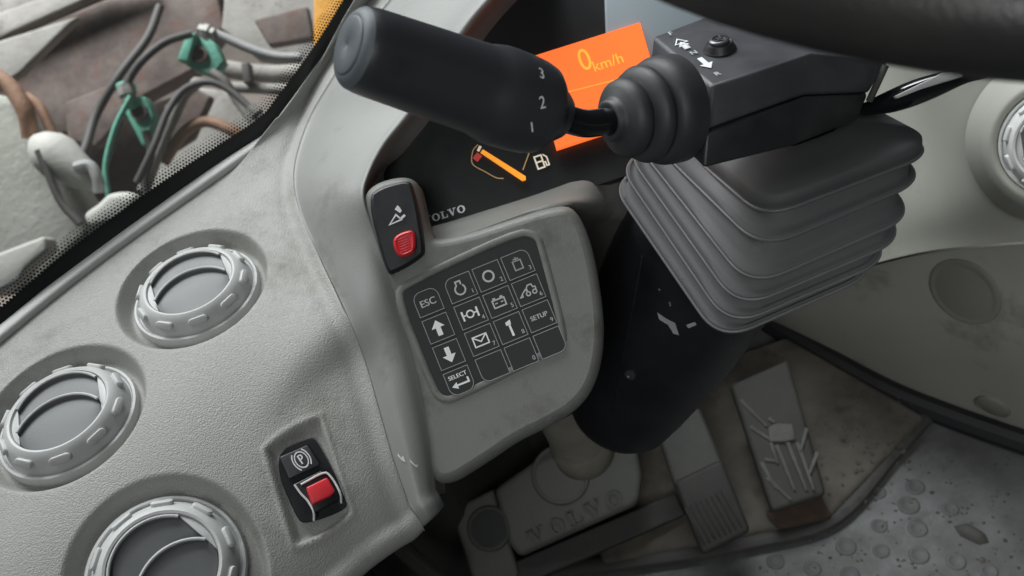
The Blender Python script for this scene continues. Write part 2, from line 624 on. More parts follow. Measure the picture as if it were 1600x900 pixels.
def dpoly(q, pl):
    best = 9
    for i in range(len(pl) - 1):
        a, b = pl[i], pl[i + 1]
        ab = b - a
        t = min(1, max(0, (q - a).dot(ab) / ab.length_squared))
        d = (q - a - ab * t).length
        if d < best:
            best = d
    return best
def relief(p3):
    q = SFi @ p3
    q = V((q.x, q.y))
    h = 0
    for c in vc:
        d = (q - c).length
        if d < .062:
            h -= .0125 * (1 - sst(.0490, .0570, d))
    e = q - sw_c
    if e.length < .08:
        # local coordinates of the slightly skewed switch plate
        det = sw_xn.x * sw_yn.y - sw_xn.y * sw_yn.x
        lx = (e.x * sw_yn.y - e.y * sw_yn.x) / det
        ly = (sw_xn.x * e.y - sw_xn.y * e.x) / det
        bow = .0025 * (1 - (lx / SWX) ** 2)
        dd = max(abs(lx) - SWX, abs(ly) - SWY - bow)
        h -= .0055 * (1 - sst(-.0045, .0005, dd))
        h += .0010 * math.exp(-((dd - .0015) / .0016) ** 2)
    dr = dpoly(q, rail)
    if dr < .02:
        h += .0015 * (1 - sst(.0055, .0085, dr))
    ds = dpoly(q, seam2)
    if ds < .03:
        h += .0022 * math.exp(-(ds / .004) ** 2)
        h -= .0012 * math.exp(-((ds - .010) / .005) ** 2)
    db = dpoly(q, bedge2)
    if db < .035:
        h -= .006 * (1 - db / .035) ** 2
    return h

def loc(p):
    q = SFi @ p
    return V((q.x, q.y, q.z - bow_h(q.x, q.y)))
top, bot, lef, rig = [[loc(p) for p in c] for c in (top, bot, lef, rig)]
rows = []
for j in range(NV):
    t = j / (NV - 1)
    row = []
    for i in range(NU):
        s = i / (NU - 1)
        p = (1 - t) * top[i] + t * bot[i] + (1 - s) * lef[j] + s * rig[j] - ((1 - s) * (1 - t) * top[0] + s * (1 - t) * top[-1] + (1 - s) * t * bot[0] + s * t * bot[-1])
        k1 = sst(.72, 1, s)
        z = rig[j].z * k1 + top[i].z * (1 - sst(0, .14, t)) * (1 - k1)
        row.append(SF @ V((p.x, p.y, z + bow_h(p.x, p.y))))
    rows.append(row)
rows = [[p + nS * relief(p) for p in row] for row in rows]
bot = rows[-1]
# rolled lower edge
lastr = rows[-1]
extra = []
for k in range(1, 12):
    a = rad(165 * min(k, 9) / 9)
    row = []
    for i in range(NU):
        tn = (bot[min(i + 1, NU - 1)] - bot[max(i - 1, 0)]).normalized()
        outw = tn.cross(nS).normalized()
        if outw.dot(V((0, -1, 0))) < 0:
            outw = -outw
        rr = .011
        dn = 0 if k <= 9 else (k - 9) * .05
        OWC = outw
        row.append(lastr[i] + outw * (rr * math.sin(a) - dn) - nS * (rr * (1 - math.cos(a)) + dn * .35))
    extra.append(row)
mb = MB()
mb.grid(rows + extra)
mb.build('left_panel', 'dash_grey', dash, smooth=60)

# pale trim strip along the foot of the windscreen
rl = crom(WE, 60)
mb = MB()
tr_rows = []
for i, p in enumerate(rl):
    t = (rl[min(i + 1, 59)] - rl[max(i - 1, 0)]).normalized()
    sd = nS.cross(t).normalized()
    if sd.dot(V((0, -1, 0))) < 0:
        sd = -sd
    k = .30 + .70 * sst(0, 1, (44 - i) / 12)
    tr_rows.append([p + sd * a * k + nS * (b * k - .0005) for a, b in ((-.004, .002), (-.002, .0052), (.001, .0058), (.0055, .0056), (.0076, .0050), (.0084, .0038), (.0086, -.002))])
mb.grid(tr_rows)
mb.build('windscreen_trim', 'strip_light', dash, smooth=60)

# hood: face between the seam and its inner edge, then the wall down into the display recess
L1px = [(840, -75, .668), (790, -30, .668), (735, 30, .668), (690, 95, .667), (640, 170, .665), (597, 224, .650), (574, 270, .624), (566, 310, .610), (587, 372, .609), (611, 440, .609), (635, 520, .604), (656, 600, .599), (673, 690, .593), (680, 765, .588)]
n = 90
c0 = crom_u(L0, n)
c1 = crom_u([P(*q) for q in L1px], n)
c2 = crom_u([(on(q[0] + 34, q[1] + 14, pD, nD) if q[1] < 240 else P(q[0] + 16, q[1] + 5, q[2] + (.05 if q[1] < 300 else .035))) for q in L1px], n)
mb = MB()
rows = []
for a, b, c in zip(c0, c1, c2):
    d = b - a
    tow = (CAM - (a + b) / 2).normalized()
    k = d.length
    ctl = [a - nS * .008, a + nS * .0022, a + d * .05 + tow * .0022, a + d * .35 + tow * .009, a + d * .70 + tow * .008, a + d * .93 + tow * .002, b, b + (c - b) * .12 + d * .02, b + (c - b) * .5, c]
    rows.append(crom_u(ctl, 37))
# the lower end rolls under like the panel beside it
lr = rows[-1]
tn = (lr[-10] - lr[4]).normalized()
nn = (CAM - lr[18]).normalized()
ow = nn.cross(tn).normalized()
if ow.z > 0:
    ow = -ow
for k in range(1, 12):
    a = rad(165 * min(k, 9) / 9)
    dn = 0 if k <= 9 else (k - 9) * .04
    rw_ = []
    for j in range(len(lr)):
        p = lr[min(max(j, 1), 27)]
        f_ = sst(2, 30, j)
        o_ = (OWC * (1 - f_) + ow * f_).normalized()
        n_ = (nS * (1 - f_) + nn * f_).normalized()
        rw_.append(p + o_ * (.011 * math.sin(a) - dn) - n_ * (.011 * (1 - math.cos(a)) + dn * .35))
    rows.append(rw_)
mb.grid(rows)
mb.build('instrument_hood', 'hood_grey', dash, smooth=60)

HB = BVHTree.FromPolygons([tuple(p) for r_ in rows for p in r_], [(i * 37 + j, i * 37 + j + 1, (i + 1) * 37 + j + 1, (i + 1) * 37 + j) for i in range(len(rows) - 1) for j in range(36)])
for pl_ in ([(622, 708), (626, 716), (630, 712), (634, 722), (628, 720), (621, 712)], [(640, 717), (650, 728), (654, 726), (651, 731), (641, 722)]):
    vs = []
    for a, b in pl_:
        d = ray(a, b).normalized()
        h_ = HB.ray_cast(CAM, d)
        vs.append(h_[0] - d * .0006)
    mb = MB()
    c = sum(vs, V((0, 0, 0))) / len(vs) + (CAM - vs[0]).normalized() * .0003
    mb.add(vs + [c], [(i, (i + 1) % len(vs), len(vs)) for i in range(len(vs))])
    mb.build('scratch', 'strip_light', dash, smooth=0)

# pod block that carries the keypad
podpx = [(566, 305), (580, 283), (630, 272), (638, 292), (652, 362), (682, 386), (885, 318), (905, 332), (926, 388), (940, 470), (944, 535), (932, 598), (905, 637), (862, 663), (805, 690), (760, 722), (676, 774), (672, 690), (659, 600), (639, 520), (615, 440), (591, 372)]
FF = frame(pF, (1, 0, 0), nF)
FFi = FF.inverted()
def front2(a, b):
    q = FFi @ on(a, b, pF, nF)
    return V((q.x, q.y))
poly = [front2(*q) for q in podpx]
cg = sum(poly, V((0, 0))) / len(poly)
poly = chaikin([cg + (q - cg) * .945 for q in poly], 3)

mb = MB()
def inset(pl, d):
    out = []
    n = len(pl)
    for i in range(n):
        t = (pl[(i + 1) % n] - pl[i - 1]).normalized()
        out.append(pl[i] + V((-t.y, t.x)) * d)
    return out
ringsl = []
for k in range(7):
    a = rad(90 * k / 6)
    ringsl.append([FF @ V((*q, -.012 * (1 - math.sin(a)))) for q in inset(poly, .0015 - .008 * math.cos(a))])
back = [FF @ V((*q, -.10)) + V((0, .03, 0)) for q in inset(poly, -.0065)]
mb.rings([back] + ringsl, True, False, True, True)
mb.build('keypad_pod', 'pod_shaded_grey', dash, smooth=60)

# sloping ledge between pod and display, running on behind the column
mb = MB()
ta = crom([P(*q) for q in [(630, 372, .670), (665, 357, .671), (720, 341, .672), (880, 289, .680), (985, 241, .705), (1110, 190, .74)]], 30)
tb = crom([P(*q) for q in [(650, 400, .612), (690, 384, .612), (745, 366, .612), (888, 320, .624), (960, 335, .700), (1090, 330, .76)]], 30)
tc_ = [b + V((0, .03, -.05)) for b in tb]
td = [b + V((0, .10, -.22)) for b in tb]
mb.grid([crom_u([a, a * .5 + b * .5 + nF * .002, b, c, d], 21) for a, b, c, d in zip(ta, tb, tc_, td)])
mb.build('display_ledge', 'pod_shaded_grey', dash, smooth=60)

# keypad surround: raised lip round the keypad
KP = [(626, 463), (812, 370), (836, 379), (873, 531), (700, 616), (686, 609)]
kin = chaikin([front2(*q) for q in [(626, 463), (640, 448), (808, 369), (834, 372), (840, 388), (876, 526), (870, 536), (706, 619), (690, 616), (682, 602)]], 2)
mb = MB()
prof = [(-.0060, -.0004), (-.0048, .0006), (-.0034, .0011), (-.0018, .0011), (-.0006, .0007), (-.0002, .0003), (.0005, -.001)]
mb.rings([[FF @ V((*q, h)) for q in inset(kin, d)] for d, h in prof], True, False, False)
mb.build('keypad_surround', 'pod_shaded_grey', dash, smooth=70)

# ------------------------------------------------------------------ display unit in the hood
disp = thing('instrument_display', on(800, 315, pD, nD), 'black instrument display with orange screen and fuel gauge inside the hood', 'display')
DF = frame(on(800, 250, pD, nD), (1, 0, 0), nD)
DFi = DF.inverted()
def d2(a, b, lift=0):
    q = DFi @ on(a, b, pD + nD * lift, nD)
    return (q.x, q.y)
mb = MB()
pts = [V(d2(*q)) for q in [(598, 360), (600, 270), (622, 228), (662, 178), (712, 104), (757, 40), (812, -24), (880, -120), (1290, -120), (1160, 215), (700, 365)]]
if sum(pts[i].x * pts[(i + 1) % 11].y - pts[(i + 1) % 11].x * pts[i].y for i in range(11)) < 0:
    pts.reverse()
mb.prism(pts, -.012, 0, DF)
mb.build('display_panel', 'display_black', disp)
mb = MB()
lc = [d2(*q, .008) for q in [(870, 232), (1041, 176), (1000, 35), (829, 89)]]
mb.prism(lc, .002, .008, DF)
scr = mb.build('screen', 'lcd_orange', disp, smooth=0)
# digits on the screen
lx = (V(lc[1]) - V(lc[0])).normalized()
ang = math.atan2(lx.y, lx.x)
def placed(a, b, lift, rot=0):
    q = d2(a, b, lift)
    return DF @ Matrix.Translation((q[0], q[1], lift)) @ Matrix.Rotation(ang + rot, 4, 'Z')
mb = MB()
text(mb, '0', .026, 0, 0, .0004, placed(914, 95, .008), .8)
mb.build('speed_digit', 'lcd_text', scr, smooth=0)
mb = MB()
text(mb, 'km/h', .0125, 0, 0, .0004, placed(950, 98, .008))
mb.build('speed_unit', 'lcd_text', scr, smooth=0)
mb = MB()
mb.ribbon([d2(879, 146, .008), d2(1030, 108, .008)], .0006, .0084, DF)
mb.build('screen_line', 'lcd_text', scr, smooth=0)
# fuel gauge
gx = lambda pl: [d2(*q) for q in pl]
mb = MB()
mb.ribbon([(p.x, p.y) for p in crom([V((*q, 0)) for q in gx([(747, 226), (739, 236), (737, 252), (742, 260), (757, 268), (775, 278), (787, 279)])], 24)], .0007, .0006, DF)
mb.ribbon(gx([(832, 225), (817, 266)]), .0009, .0006, DF)
mb.build('gauge_scale', 'gauge_line', disp, smooth=0)
mb = MB()
q0, q1 = d2(753, 238), d2(819, 281)
dv = V(q1) - V(q0)
pn = V((-dv.y, dv.x)).normalized()
mb.prism([V(q0) - pn * .0016, V(q1) - pn * .0022, V(q1) + dv.normalized() * .0016, V(q1) + pn * .0022, V(q0) + pn * .0016], .002, .0034, DF)
mb.build('gauge_needle', 'needle', disp, smooth=0)
mb = MB()
mb.ribbon(gx([(742, 243), (750, 249)]), .006, .0008, DF)
mb.build('low_fuel_block', 'gauge_red', disp, smooth=0)
mb = MB()
mb.ribbon(gx([(747, 237), (751, 229)]), .0022, .0012, DF)
mb.build('gauge_tick', 'gauge_cream', disp, smooth=0)
mb = MB()
fu = placed(846, 253, 0)
mb.ribbon([(-.0042, -.0048), (.0012, -.0048), (.0012, .0052), (-.0042, .0052)], .0013, .0008, fu, True)
mb.ribbon([(-.0042, .0004), (.0012, .0004)], .0013, .0008, fu)
mb.ribbon([(.0012, -.001), (.0030, -.001), (.0030, -.0042), (.0050, -.0042), (.0050, .0025), (.0026, .0052)], .0011, .0008, fu)
mb.build('fuel_symbol', 'gauge_cream', disp, smooth=0)
# maker's word on the panel
mb = MB()
a_, b_ = d2(661, 346), d2(727, 325)
wd_ = (V(b_) - V(a_)).length
hh = wd_ / 5.9
slab_word(mb, hh, 0, -hh / 2, .0002, .0006, DF @ Matrix.Translation((a_[0], a_[1], 0)) @ Matrix.Rotation(math.atan2(b_[1] - a_[1], b_[0] - a_[0]), 4, 'Z'))
mb.build('brand_lettering', 'print_white', disp, smooth=0)
# sky reflection on the display cover, built as a blue-grey strip
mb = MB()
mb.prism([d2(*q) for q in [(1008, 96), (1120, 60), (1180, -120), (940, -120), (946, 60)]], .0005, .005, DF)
mb.build('sky_reflection', 'reflection_grey', disp, bevel=.002)

# ------------------------------------------------------------------ keypad
ko = on(642.6, 462.6, pF, nF)
kx = on(642.6 + 48.6 * .927, 462.6 - 48.6 * .375, pF, nF) - ko
ky = on(642.6 + 44 * .31, 462.6 + 44 * .95, pF, nF) - ko
KM = frame(ko, kx, nF)
PX = kx.length / 115.0
PY = ky.length / 104.0
keypad = thing('keypad', ko, 'black membrane keypad with fifteen outlined keys on the grey pod', 'keypad')
mb = MB()
mb.rings([[FF @ V((*q, h)) for q in inset(kin, d)] for d, h in ((-.0006, -.003), (-.0006, .0002), (0, .0006))], True, True, True, True)
mb.build('keypad_plate', 'keypad_black', keypad, smooth=40)

def key(cx, cy, w_, h_, corners, draw=None, num=None, nm=None):
    """cx, cy in zoomed units from the ESC key's upper left corner"""
    M = KM @ Matrix.Translation((cx * PX, -cy * PY, 0))
    W, H = w_ * PX, h_ * PY
    mb = MB()
    out = rrect(W, H, .0042, 0, 0, 5, corners)
    mb.rings([[M @ V((p[0] * s, p[1] * s, h)) for p in out] for s, h in ((1.0, .0005), (1.0, .0011), (.97, .0014))], True, False, True)
    k = mb.build('key', 'key_black', keypad, smooth=40)
    mb = MB()
    mb.ribbon([(p[0] * .965, p[1] * .965) for p in out], .00042, .0015, M, True)
    mb.build('key_outline', 'print_dim', k, smooth=0)
    if draw:
        mb = MB()
        mtn = draw(mb, M @ Matrix.Translation((0, 0, .0016)))
        mb.build('key_symbol', mtn, k, smooth=0)
    if num:
        mb = MB()
        text(mb, num, .0042, W * .36, -H * .30, .0016, M)
        mb.build('key_number', 'print_grey', k, smooth=0)

mm = .001
def circ(r_, cx=0, cy=0, n=20, a0=0, a1=360):
    return [(cx + r_ * math.cos(rad(a0 + (a1 - a0) * k / n)), cy + r_ * math.sin(rad(a0 + (a1 - a0) * k / n))) for k in range(n + (a1 - a0 < 360))]
def d_esc(mb, M):
    text(mb, 'ESC', .0068, 0, -.0005, 0, M, 1.0, .00012)
    return 'print_grey'
def d_sel(mb, M):
    text(mb, 'SELECT', .0040, 0, .0038, 0, M, 1.0, .0001)
    mb.ribbon([(.0058, .001), (.0058, -.0022), (-.0025, -.0022)], .0013, 0, M)
    mb.add([M @ V(q) for q in [(-.0062, -.0022, 0), (-.0022, -.0046, 0), (-.0022, .0002, 0)]], [(0, 1, 2)])
    return 'print_white'
def d_arrow(sg):
    def f(mb, M):
        q = [(-.0017, -.0052), (.0017, -.0052), (.0017, .0004), (.0046, .0004), (0, .0056), (-.0046, .0004), (-.0017, .0004)]
        q = [(a, b * sg) for a, b in q]
        mb.add([M @ V((*p, 0)) for p in q], [(0, 1, 2, 6), (3, 4, 5)])
        return 'print_white'
    return f
def d_engine(mb, M):
    mb.ribbon(circ(.0035, -.0006, -.0012, 18, 115, 425)[:-1], .0011, 0, M)
    mb.ribbon([(-.0022, .0020), (-.0022, .0046), (.0010, .0046), (.0010, .0020)], .0011, 0, M)
    return 'print_grey'
def d_ring(mb, M):
    mb.ribbon(circ(.0036, -.0006, 0), .0013, 0, M, True)
    return 'print_grey'
def d_box(mb, M):
    mb.ribbon([(-.003, -.0036), (.0026, -.0036), (.0026, .0026), (-.003, .0026)], .0009, 0, M, True)
    mb.ribbon([(-.0002, .0026), (-.0002, .0052)], .0009, 0, M)
    mb.ribbon([(-.0022, .0040), (.0018, .0040)], .0008, 0, M)
    return 'print_dim'
def d_axle(mb, M):
    for x in (-.0058, .0046):
        mb.ribbon([(x, -.0034), (x, .0034)], .0013, 0, M)
    mb.ribbon(circ(.0024, -.0006, 0, 16), .001, 0, M, True)
    mb.ribbon([(-.0058, 0), (-.003, 0)], .001, 0, M)
    mb.ribbon([(.0018, 0), (.0046, 0)], .001, 0, M)
    return 'print_white'
def d_batt(mb, M):
    mb.ribbon([(-.0048, -.003), (.0036, -.003), (.0036, .0022), (-.0048, .0022)], .001, 0, M, True)
    for x in (-.0032, .002):
        mb.ribbon([(x - .001, .0032), (x + .001, .0032)], .0014, 0, M)
    mb.ribbon([(-.0036, -.0002), (-.0016, -.0002)], .0008, 0, M)
    mb.ribbon([(.0006, -.0002), (.0024, -.0002)], .0008, 0, M)
    return 'print_grey'
def d_machine(mb, M):
    mb.ribbon([(-.007, -.003), (-.005, -.001), (-.0052, -.003)], .0008, 0, M, True)
    mb.ribbon([(-.005, -.001), (-.002, .0012), (-.001, -.001)], .0008, 0, M)
    mb.ribbon([(-.001, -.001), (-.001, .0018), (.0002, .0034), (.003, .0034), (.0034, .0012), (.005, .001), (.005, -.001)], .0008, 0, M)
    mb.ribbon(circ(.0014, -.001, -.0022, 12), .0008, 0, M, True)
    mb.ribbon(circ(.0014, .0036, -.0022, 12), .0008, 0, M, True)
    return 'print_grey'
def d_mail(mb, M):
    mb.ribbon([(-.0056, -.0034), (.0042, -.0034), (.0042, .0034), (-.0056, .0034)], .0009, 0, M, True)
    mb.ribbon([(-.0054, .0032), (-.0007, -.0008), (.004, .0032)], .0009, 0, M)
    return 'print_white'
def d_wrench(mb, M):
    mb.add([M @ V(q) for q in [(-.0007, -.0056, 0), (.0009, -.0056, 0), (.0007, .003, 0), (-.0008, .003, 0)]], [(0, 1, 2, 3)])
    mb.add([M @ V(q) for q in [(-.0022, .0024, 0), (.0012, .0022, 0), (.0016, .0056, 0), (-.0022, .0046, 0)]], [(0, 1, 2, 3)])
    return 'print_white'
def d_setup(mb, M):
    text(mb, 'SETUP', .0046, -.0003, 0, 0, M, .95, .0001)
    return 'print_grey'

LW = 98
key(49, 44, LW, 92, (0, 1.4, 1.4, 0), d_esc)
key(49, 148, LW, 92, (0, 0, 0, 0), d_arrow(1))
key(49, 252, LW, 92, (0, 0, 0, 0), d_arrow(-1))
key(49, 356, LW, 92, (1.4, 0, 0, 1.4), d_sel)
K0 = 128.6 + 52
grid_keys = [[(d_engine, '1'), (d_ring, '2'), (d_box, '3')], [(d_axle, '4'), (d_batt, '5'), (d_machine, '6')], [(d_mail, '7'), (d_wrench, '8'), (d_setup, '9')], [(None, None), (None, '0'), (None, None)]]
for r_ in range(4):
    for c_ in range(3):
        cor = [0, 0, 0, 0]
        if r_ == 0 and c_ == 0: cor[2] = 1.3
        if r_ == 0 and c_ == 2: cor[1] = 1.3
        if r_ == 3 and c_ == 0: cor[3] = 1.3
        if r_ == 3 and c_ == 2: cor[0] = 1.3
        dr_, nu = grid_keys[r_][c_]
        key(K0 + 115 * c_, 40 + 104 * r_, 105, 94, cor, dr_, nu)

# ------------------------------------------------------------------ rocker switch beside the display
nR = nF
rs_c = on(619, 354, pF, nF) + nF * .001
rx = on(652, 340, rs_c, nR) - on(589, 362, rs_c, nR)
RF = frame(rs_c, rx, nR)
RFi = RF.inverted()
def r2(a, b, lift=0):
    q = RFi @ on(a, b, rs_c + nR * lift, nR)
    return (q.x, q.y)
rocker = thing('rocker_switch', rs_c, 'black rocker switch with loader bucket pictogram and red lock tab, left of display lettering', 'switch', 'rocker switches on the dashboard')
mb = MB()
out = [r2(*q) for q in [(576, 312), (592, 296), (634, 284), (645, 292), (663, 388), (657, 400), (615, 425), (604, 420)]]
oc = sum((V(q) for q in out), V((0, 0))) / len(out)
ov = chaikin([oc + (V(q) - oc) * 1.07 for q in out], 2)
yy = lambda q: max(0.0, q.y) * .14
mb.rings([[RF @ V((q.x, q.y, h - (yy(q) if h > -.005 else 0))) for q in inset(ov, d)] for d, h in ((0, -.03), (0, .001), (.0008, .0028), (.0022, .0036))], True, False, True, True)
mb.build('rocker', 'black_plastic', rocker, smooth=50)
mb = MB()
rp_ = [r2(*q) for q in [(615, 374), (632, 364), (650, 361), (652, 392), (642, 401), (627, 405), (618, 394)]]
rp_ = chaikin(rp_, 2)
mb.rings([[RF @ V((*q, h)) for q in inset(rp_, d)] for d, h in ((0, .003), (0, .0058), (.0006, .0072), (.0016, .0078), (.0030, .0070))], True, False, True)
red = mb.build('lock_tab', 'red_plastic', rocker, smooth=50)
cx_ = sum((q.x for q in rp_)) / len(rp_)
cy_ = sum((q.y for q in rp_)) / len(rp_)
for k in range(6):
    mb = MB()
    mb.box((cx_ - .0002, cy_ + (k - 2.5) * .0017, .0073), (.0078, .0007, .0008), RF)
    mb.build('grip_rib', 'red_plastic', red, bevel=.0002, seg=1)
# pictogram
mb = MB()
PM = RF @ Matrix.Translation((*r2(620, 338, .004), .0030))
k = .0135 / 33 * 1.0
def pg(px, py):
    a = r2(550 + px / 5.294, 270 + py / 5.294, .004)
    c = r2(620, 338, .004)
    return (a[0] - c[0], a[1] - c[1])
mb.ribbon([pg(*q) for q in [(310, 428), (362, 345), (408, 385)]], .0011, .0004, PM, True)
mb.ribbon([pg(*q) for q in [(395, 385), (437, 347)]], .0016, .0004, PM)
mb.ribbon([pg(*q) for q in [(360, 290), (405, 320)]], .0022, .0004, PM)
mb.ribbon([pg(*q) for q in [(372, 272), (398, 300)]], .0012, .0004, PM)
mb.build('bucket_pictogram', 'print_white', rocker, smooth=0)
# ------------------------------------------------------------------ parking brake switch in the left panel
nB = shelf_n(sw_c)
pb_o = SF @ V((sw_c.x, sw_c.y, bow_h(sw_c.x, sw_c.y))) - nB * .0055
BX = (sw_xn.x * SF.col[0].xyz + sw_xn.y * SF.col[1].xyz)
BF = frame(pb_o, BX, nB)
BFi = BF.inverted()
def b2(a, b, lift=0):
    q = BFi @ on(a, b, pb_o + nB * lift, nB)
    return V((q.x, q.y))
pbs = thing('parking_brake_switch', pb_o, 'black parking brake switch with red locking tab, recessed in the left dash panel', 'switch', 'rocker switches on the dashboard')
bod = [b2(*q) for q in [(424, 711), (482, 685), (496, 688), (543, 784), (538, 798), (478, 820), (462, 810)]]
bod = chaikin(bod, 2)
mb = MB()
mb.rings([[BF @ V((*q, h)) for q in inset(bod, d)] for d, h in ((0, -.003), (0, .0025), (.0006, .0033), (.0014, .0033))], True, False, True, True)
mb.build('switch_body', 'black_plastic', pbs, smooth=50)
def plate(px, h0, h1, name, mt, par, bev=.0008, tilt=None, lift=.004):
    pl = [b2(*q, lift) for q in px]
    a = sum(pl[i].x * pl[(i + 1) % len(pl)].y - pl[(i + 1) % len(pl)].x * pl[i].y for i in range(len(pl)))
    if a < 0:
        pl.reverse()
    mb = MB()
    lo = [BF @ V((q.x, q.y, h0)) for q in pl]
    hi = [BF @ V((q.x, q.y, h1 + (tilt(q) if tilt else 0))) for q in pl]
    mb.rings([lo, hi])
    return mb.build(name, mt, par, bevel=bev, smooth=40)
plate([(437, 715), (480, 696), (500, 727), (452, 749)], .003, .0062, 'rocker_face', 'column_top', pbs)
yl = b2(508, 760, .01).y
plate([(459, 757), (503, 735), (530, 781), (489, 803)], .003, .0095, 'lock_housing', 'black_plastic', pbs, .001, lift=.008)
tabp = [(478, 762), (511, 746), (524, 768), (516, 776), (488, 789)]
plate(tabp, .0085, .0135, 'lock_tab', 'red_plastic', pbs, .0012, lift=.012)
mb = MB()
for pl in ([(460, 757), (470, 771), (482, 784), (490, 800), (491, 812)], [(470, 757), (505, 739), (516, 744), (525, 757), (532, 772), (534, 784)]):
    mb.tube(crom([BF @ V((*b2(*q, .010), .0098 if i < len(pl) - 1 else .006)) for i, q in enumerate(pl)], 20), .0007, 8)
mb.build('housing_edge', 'chrome_edge', pbs)
BS = b2(471, 718, .0065)
SM = BF @ Matrix.Translation((BS.x, BS.y, .0064)) @ Matrix.Scale(.62, 4, V((1, 0, 0))) @ Matrix.Scale(.88, 4, V((0, 1, 0)))
mb = MB()
mb.ribbon(circ(.0062, 0, 0, 28), .0011, 0, SM, True)
for a0 in (-50, 130):
    mb.ribbon(circ(.0086, 0, 0, 12, a0, a0 + 100), .0012, 0, SM)
text(mb, 'P', .0105, 0, 0, 0, SM, 1, .00025)
mb.build('parking_symbol', 'print_white', pbs, smooth=0)

# ------------------------------------------------------------------ air vents
def make_vent():
    t = thing('air_vent', None, '', '', M=Matrix())
    mb = MB()
    mb.lathe([(.0465, -.010), (.0465, .0005), (.0458, .0018), (.0442, .0022), (.0434, .0012), (.0430, .0002), (.0424, .0004), (.0420, .0022), (.0402, .0068), (.0378, .0110), (.0355, .0135), (.0335, .0145), (.0320, .0141), (.0313, .0125), (.0310, -.004)], 72)
    ring = mb.build('vent_ring', 'vent_grey', t, smooth=30)
    proto = None
    for k in range(10):
        a = 2 * math.pi * (k + .35) / 10
        M = Matrix.Rotation(a, 4, 'Z') @ Matrix.Translation((.0393, 0, .0098)) @ Matrix.Rotation(rad(54), 4, 'Y')
        if proto is None:
            mb = MB()
            mb.prism(rrect(.0052, .0135, .0025, 0, 0, 4), -.003, .0016)
            proto = mb.build('grip_tab', 'vent_grey', ring, bevel=.0007, seg=2)
            o = proto
        else:
            o = proto.copy()
            COL.objects.link(o)
            o.parent = ring
        o.matrix_local = M
    # side fillets left and right of the louvres (flat chords across the opening)
    for sg in (-1, 1):
        mb = MB()
        arc = [V((.0312 * math.cos(rad(a)), .0312 * math.sin(rad(a)))) for a in range(-32, 33, 4)]
        if sg < 0:
            arc = [V((-q.x, -q.y)) for q in arc]
        mb.prism([tuple(q) for q in arc], -.006, .0128)
        mb.build('vent_cheek', 'vent_grey', t, bevel=.0012, seg=2)
    # two curved louvres
    for nm, dy, zt, zb in (('upper', .0003, .0136, .0085), ('lower', -.0225, .0158, .0112)):
        mb = MB()
        xs = [-.0262 + .0524 * i / 24 for i in range(25)]
        rws = []
        for x in xs:
            yt = math.sqrt(.0307 ** 2 - x * x) + dy
            yb = -math.sqrt(.0307 ** 2 - x * x) if nm == 'lower' else -.012
            yb = min(yb, yt - .001)
            cr = .001 * (1 - (x / .026) ** 2)
            z = zt + cr
            rws.append([V((x, yt - .0030, z - .0050)), V((x, yt + .0002, z - .0028)), V((x, yt + .0005, z - .0010)), V((x, yt - .0004, z)), V((x, yt - .0018, z)), V((x, yt - .0028, z - .0012)), V((x, yt - .0031, z - .0026)),
                        V((x, (yt + yb) / 2, (zt - .0022 + zb) / 2 + .0012)), V((x, yb, zb))])
        mb.grid(rws)
        lv = mb.build('louvre', 'flap_grey', t, smooth=50)
        mb = MB()
        mb.tube([V((r_[3].x, r_[3].y - .0008, r_[3].z + .0002)) for r_ in rws], .0010, 8)
        mb.build('louvre_glint', 'vent_grey', lv)  # highlight along the louvre edge, put into a paler bead
    # dark throat
    mb = MB()
    mb.lathe([(.0301, .004), (.0301, -.012), (.0001, -.012)], 40)
    mb.build('vent_throat', 'under_dark', t)
    return t
vent = make_vent()
vl = [('round grey air vent next to the windscreen edge, uppermost of the left three', 12, 0),
      ('round grey air vent cut by the left picture edge, middle of three', 10, 0),
      ('round grey air vent cut by the bottom picture edge, nearest of three', 34, 0)]
for i, ((px, py), (lb, rot, _)) in enumerate(zip(VENTS, vl)):
    o = vent if i == 0 else copy_tree(vent)
    c = vc[i]
    tilt = Matrix.Rotation(rad(-4), 4, V((1, 0, 0)))
    sn = shelf_n(c)
    o.matrix_world = frame(SF @ V((c.x, c.y, bow_h(c.x, c.y))) - sn * .0090, (1, 0, 0), sn) @ tilt @ Matrix.Rotation(rad(rot), 4, 'Z')
    tag(o, lb, 'air vent', 'round air vents of the cab')

# ------------------------------------------------------------------ gear lever
E0, E1 = P(546, 71, .395), P(880, 184, .470)
ax = (E1 - E0)
LH = ax.length
HF = frame(E0, UPV, ax)
lever = thing('gear_lever', P(1060, 168, .52), 'thick black gear selector handle with rubber boot, reaching left from the column', 'lever')
prof = [(.0001, 0), (.0140, 0), (.0146, .0004), (.0150, .0004), (.0172, .0012), (.0188, .0034), (.0196, .0075), (.0200, .013), (.0203, .02), (.0212, .04), (.0220, .060), (.0226, .070), (.0236, .074), (.0247, .079), (.0250, .084), (.0249, .094), (.0243, .102), (.0232, .107), (.0205, .1105), (.0165, .114), (.0142, .119), (.0120, .1225), (.0095, .1245), (.0001, .1245)]
sc_ = LH / .1245
prof = [(a, b * sc_) for a, b in prof]
def flute(t, z):
    z /= sc_
    k = sst(.012, .022, z) * (1 - sst(.064, .074, z))
    return 1 - .075 * k * max(0, math.cos(3 * t + .35)) ** 4
prof2 = []
for i in range(len(prof) - 1):
    (r1, z1), (r2_, z2) = prof[i], prof[i + 1]
    nn = 3 if z2 - z1 > .006 else 1
    for j in range(nn):
        prof2.append((r1 + (r2_ - r1) * j / nn, z1 + (z2 - z1) * j / nn))
prof2.append(prof[-1])
mb = MB()
mb.lathe([p for p in prof2 if p[0] > .0135 or p[1] > .01], 72, HF, cap0=False, cap1=True, rfun=flute)
hand = mb.build('handle', 'handle_black', lever, smooth=60)
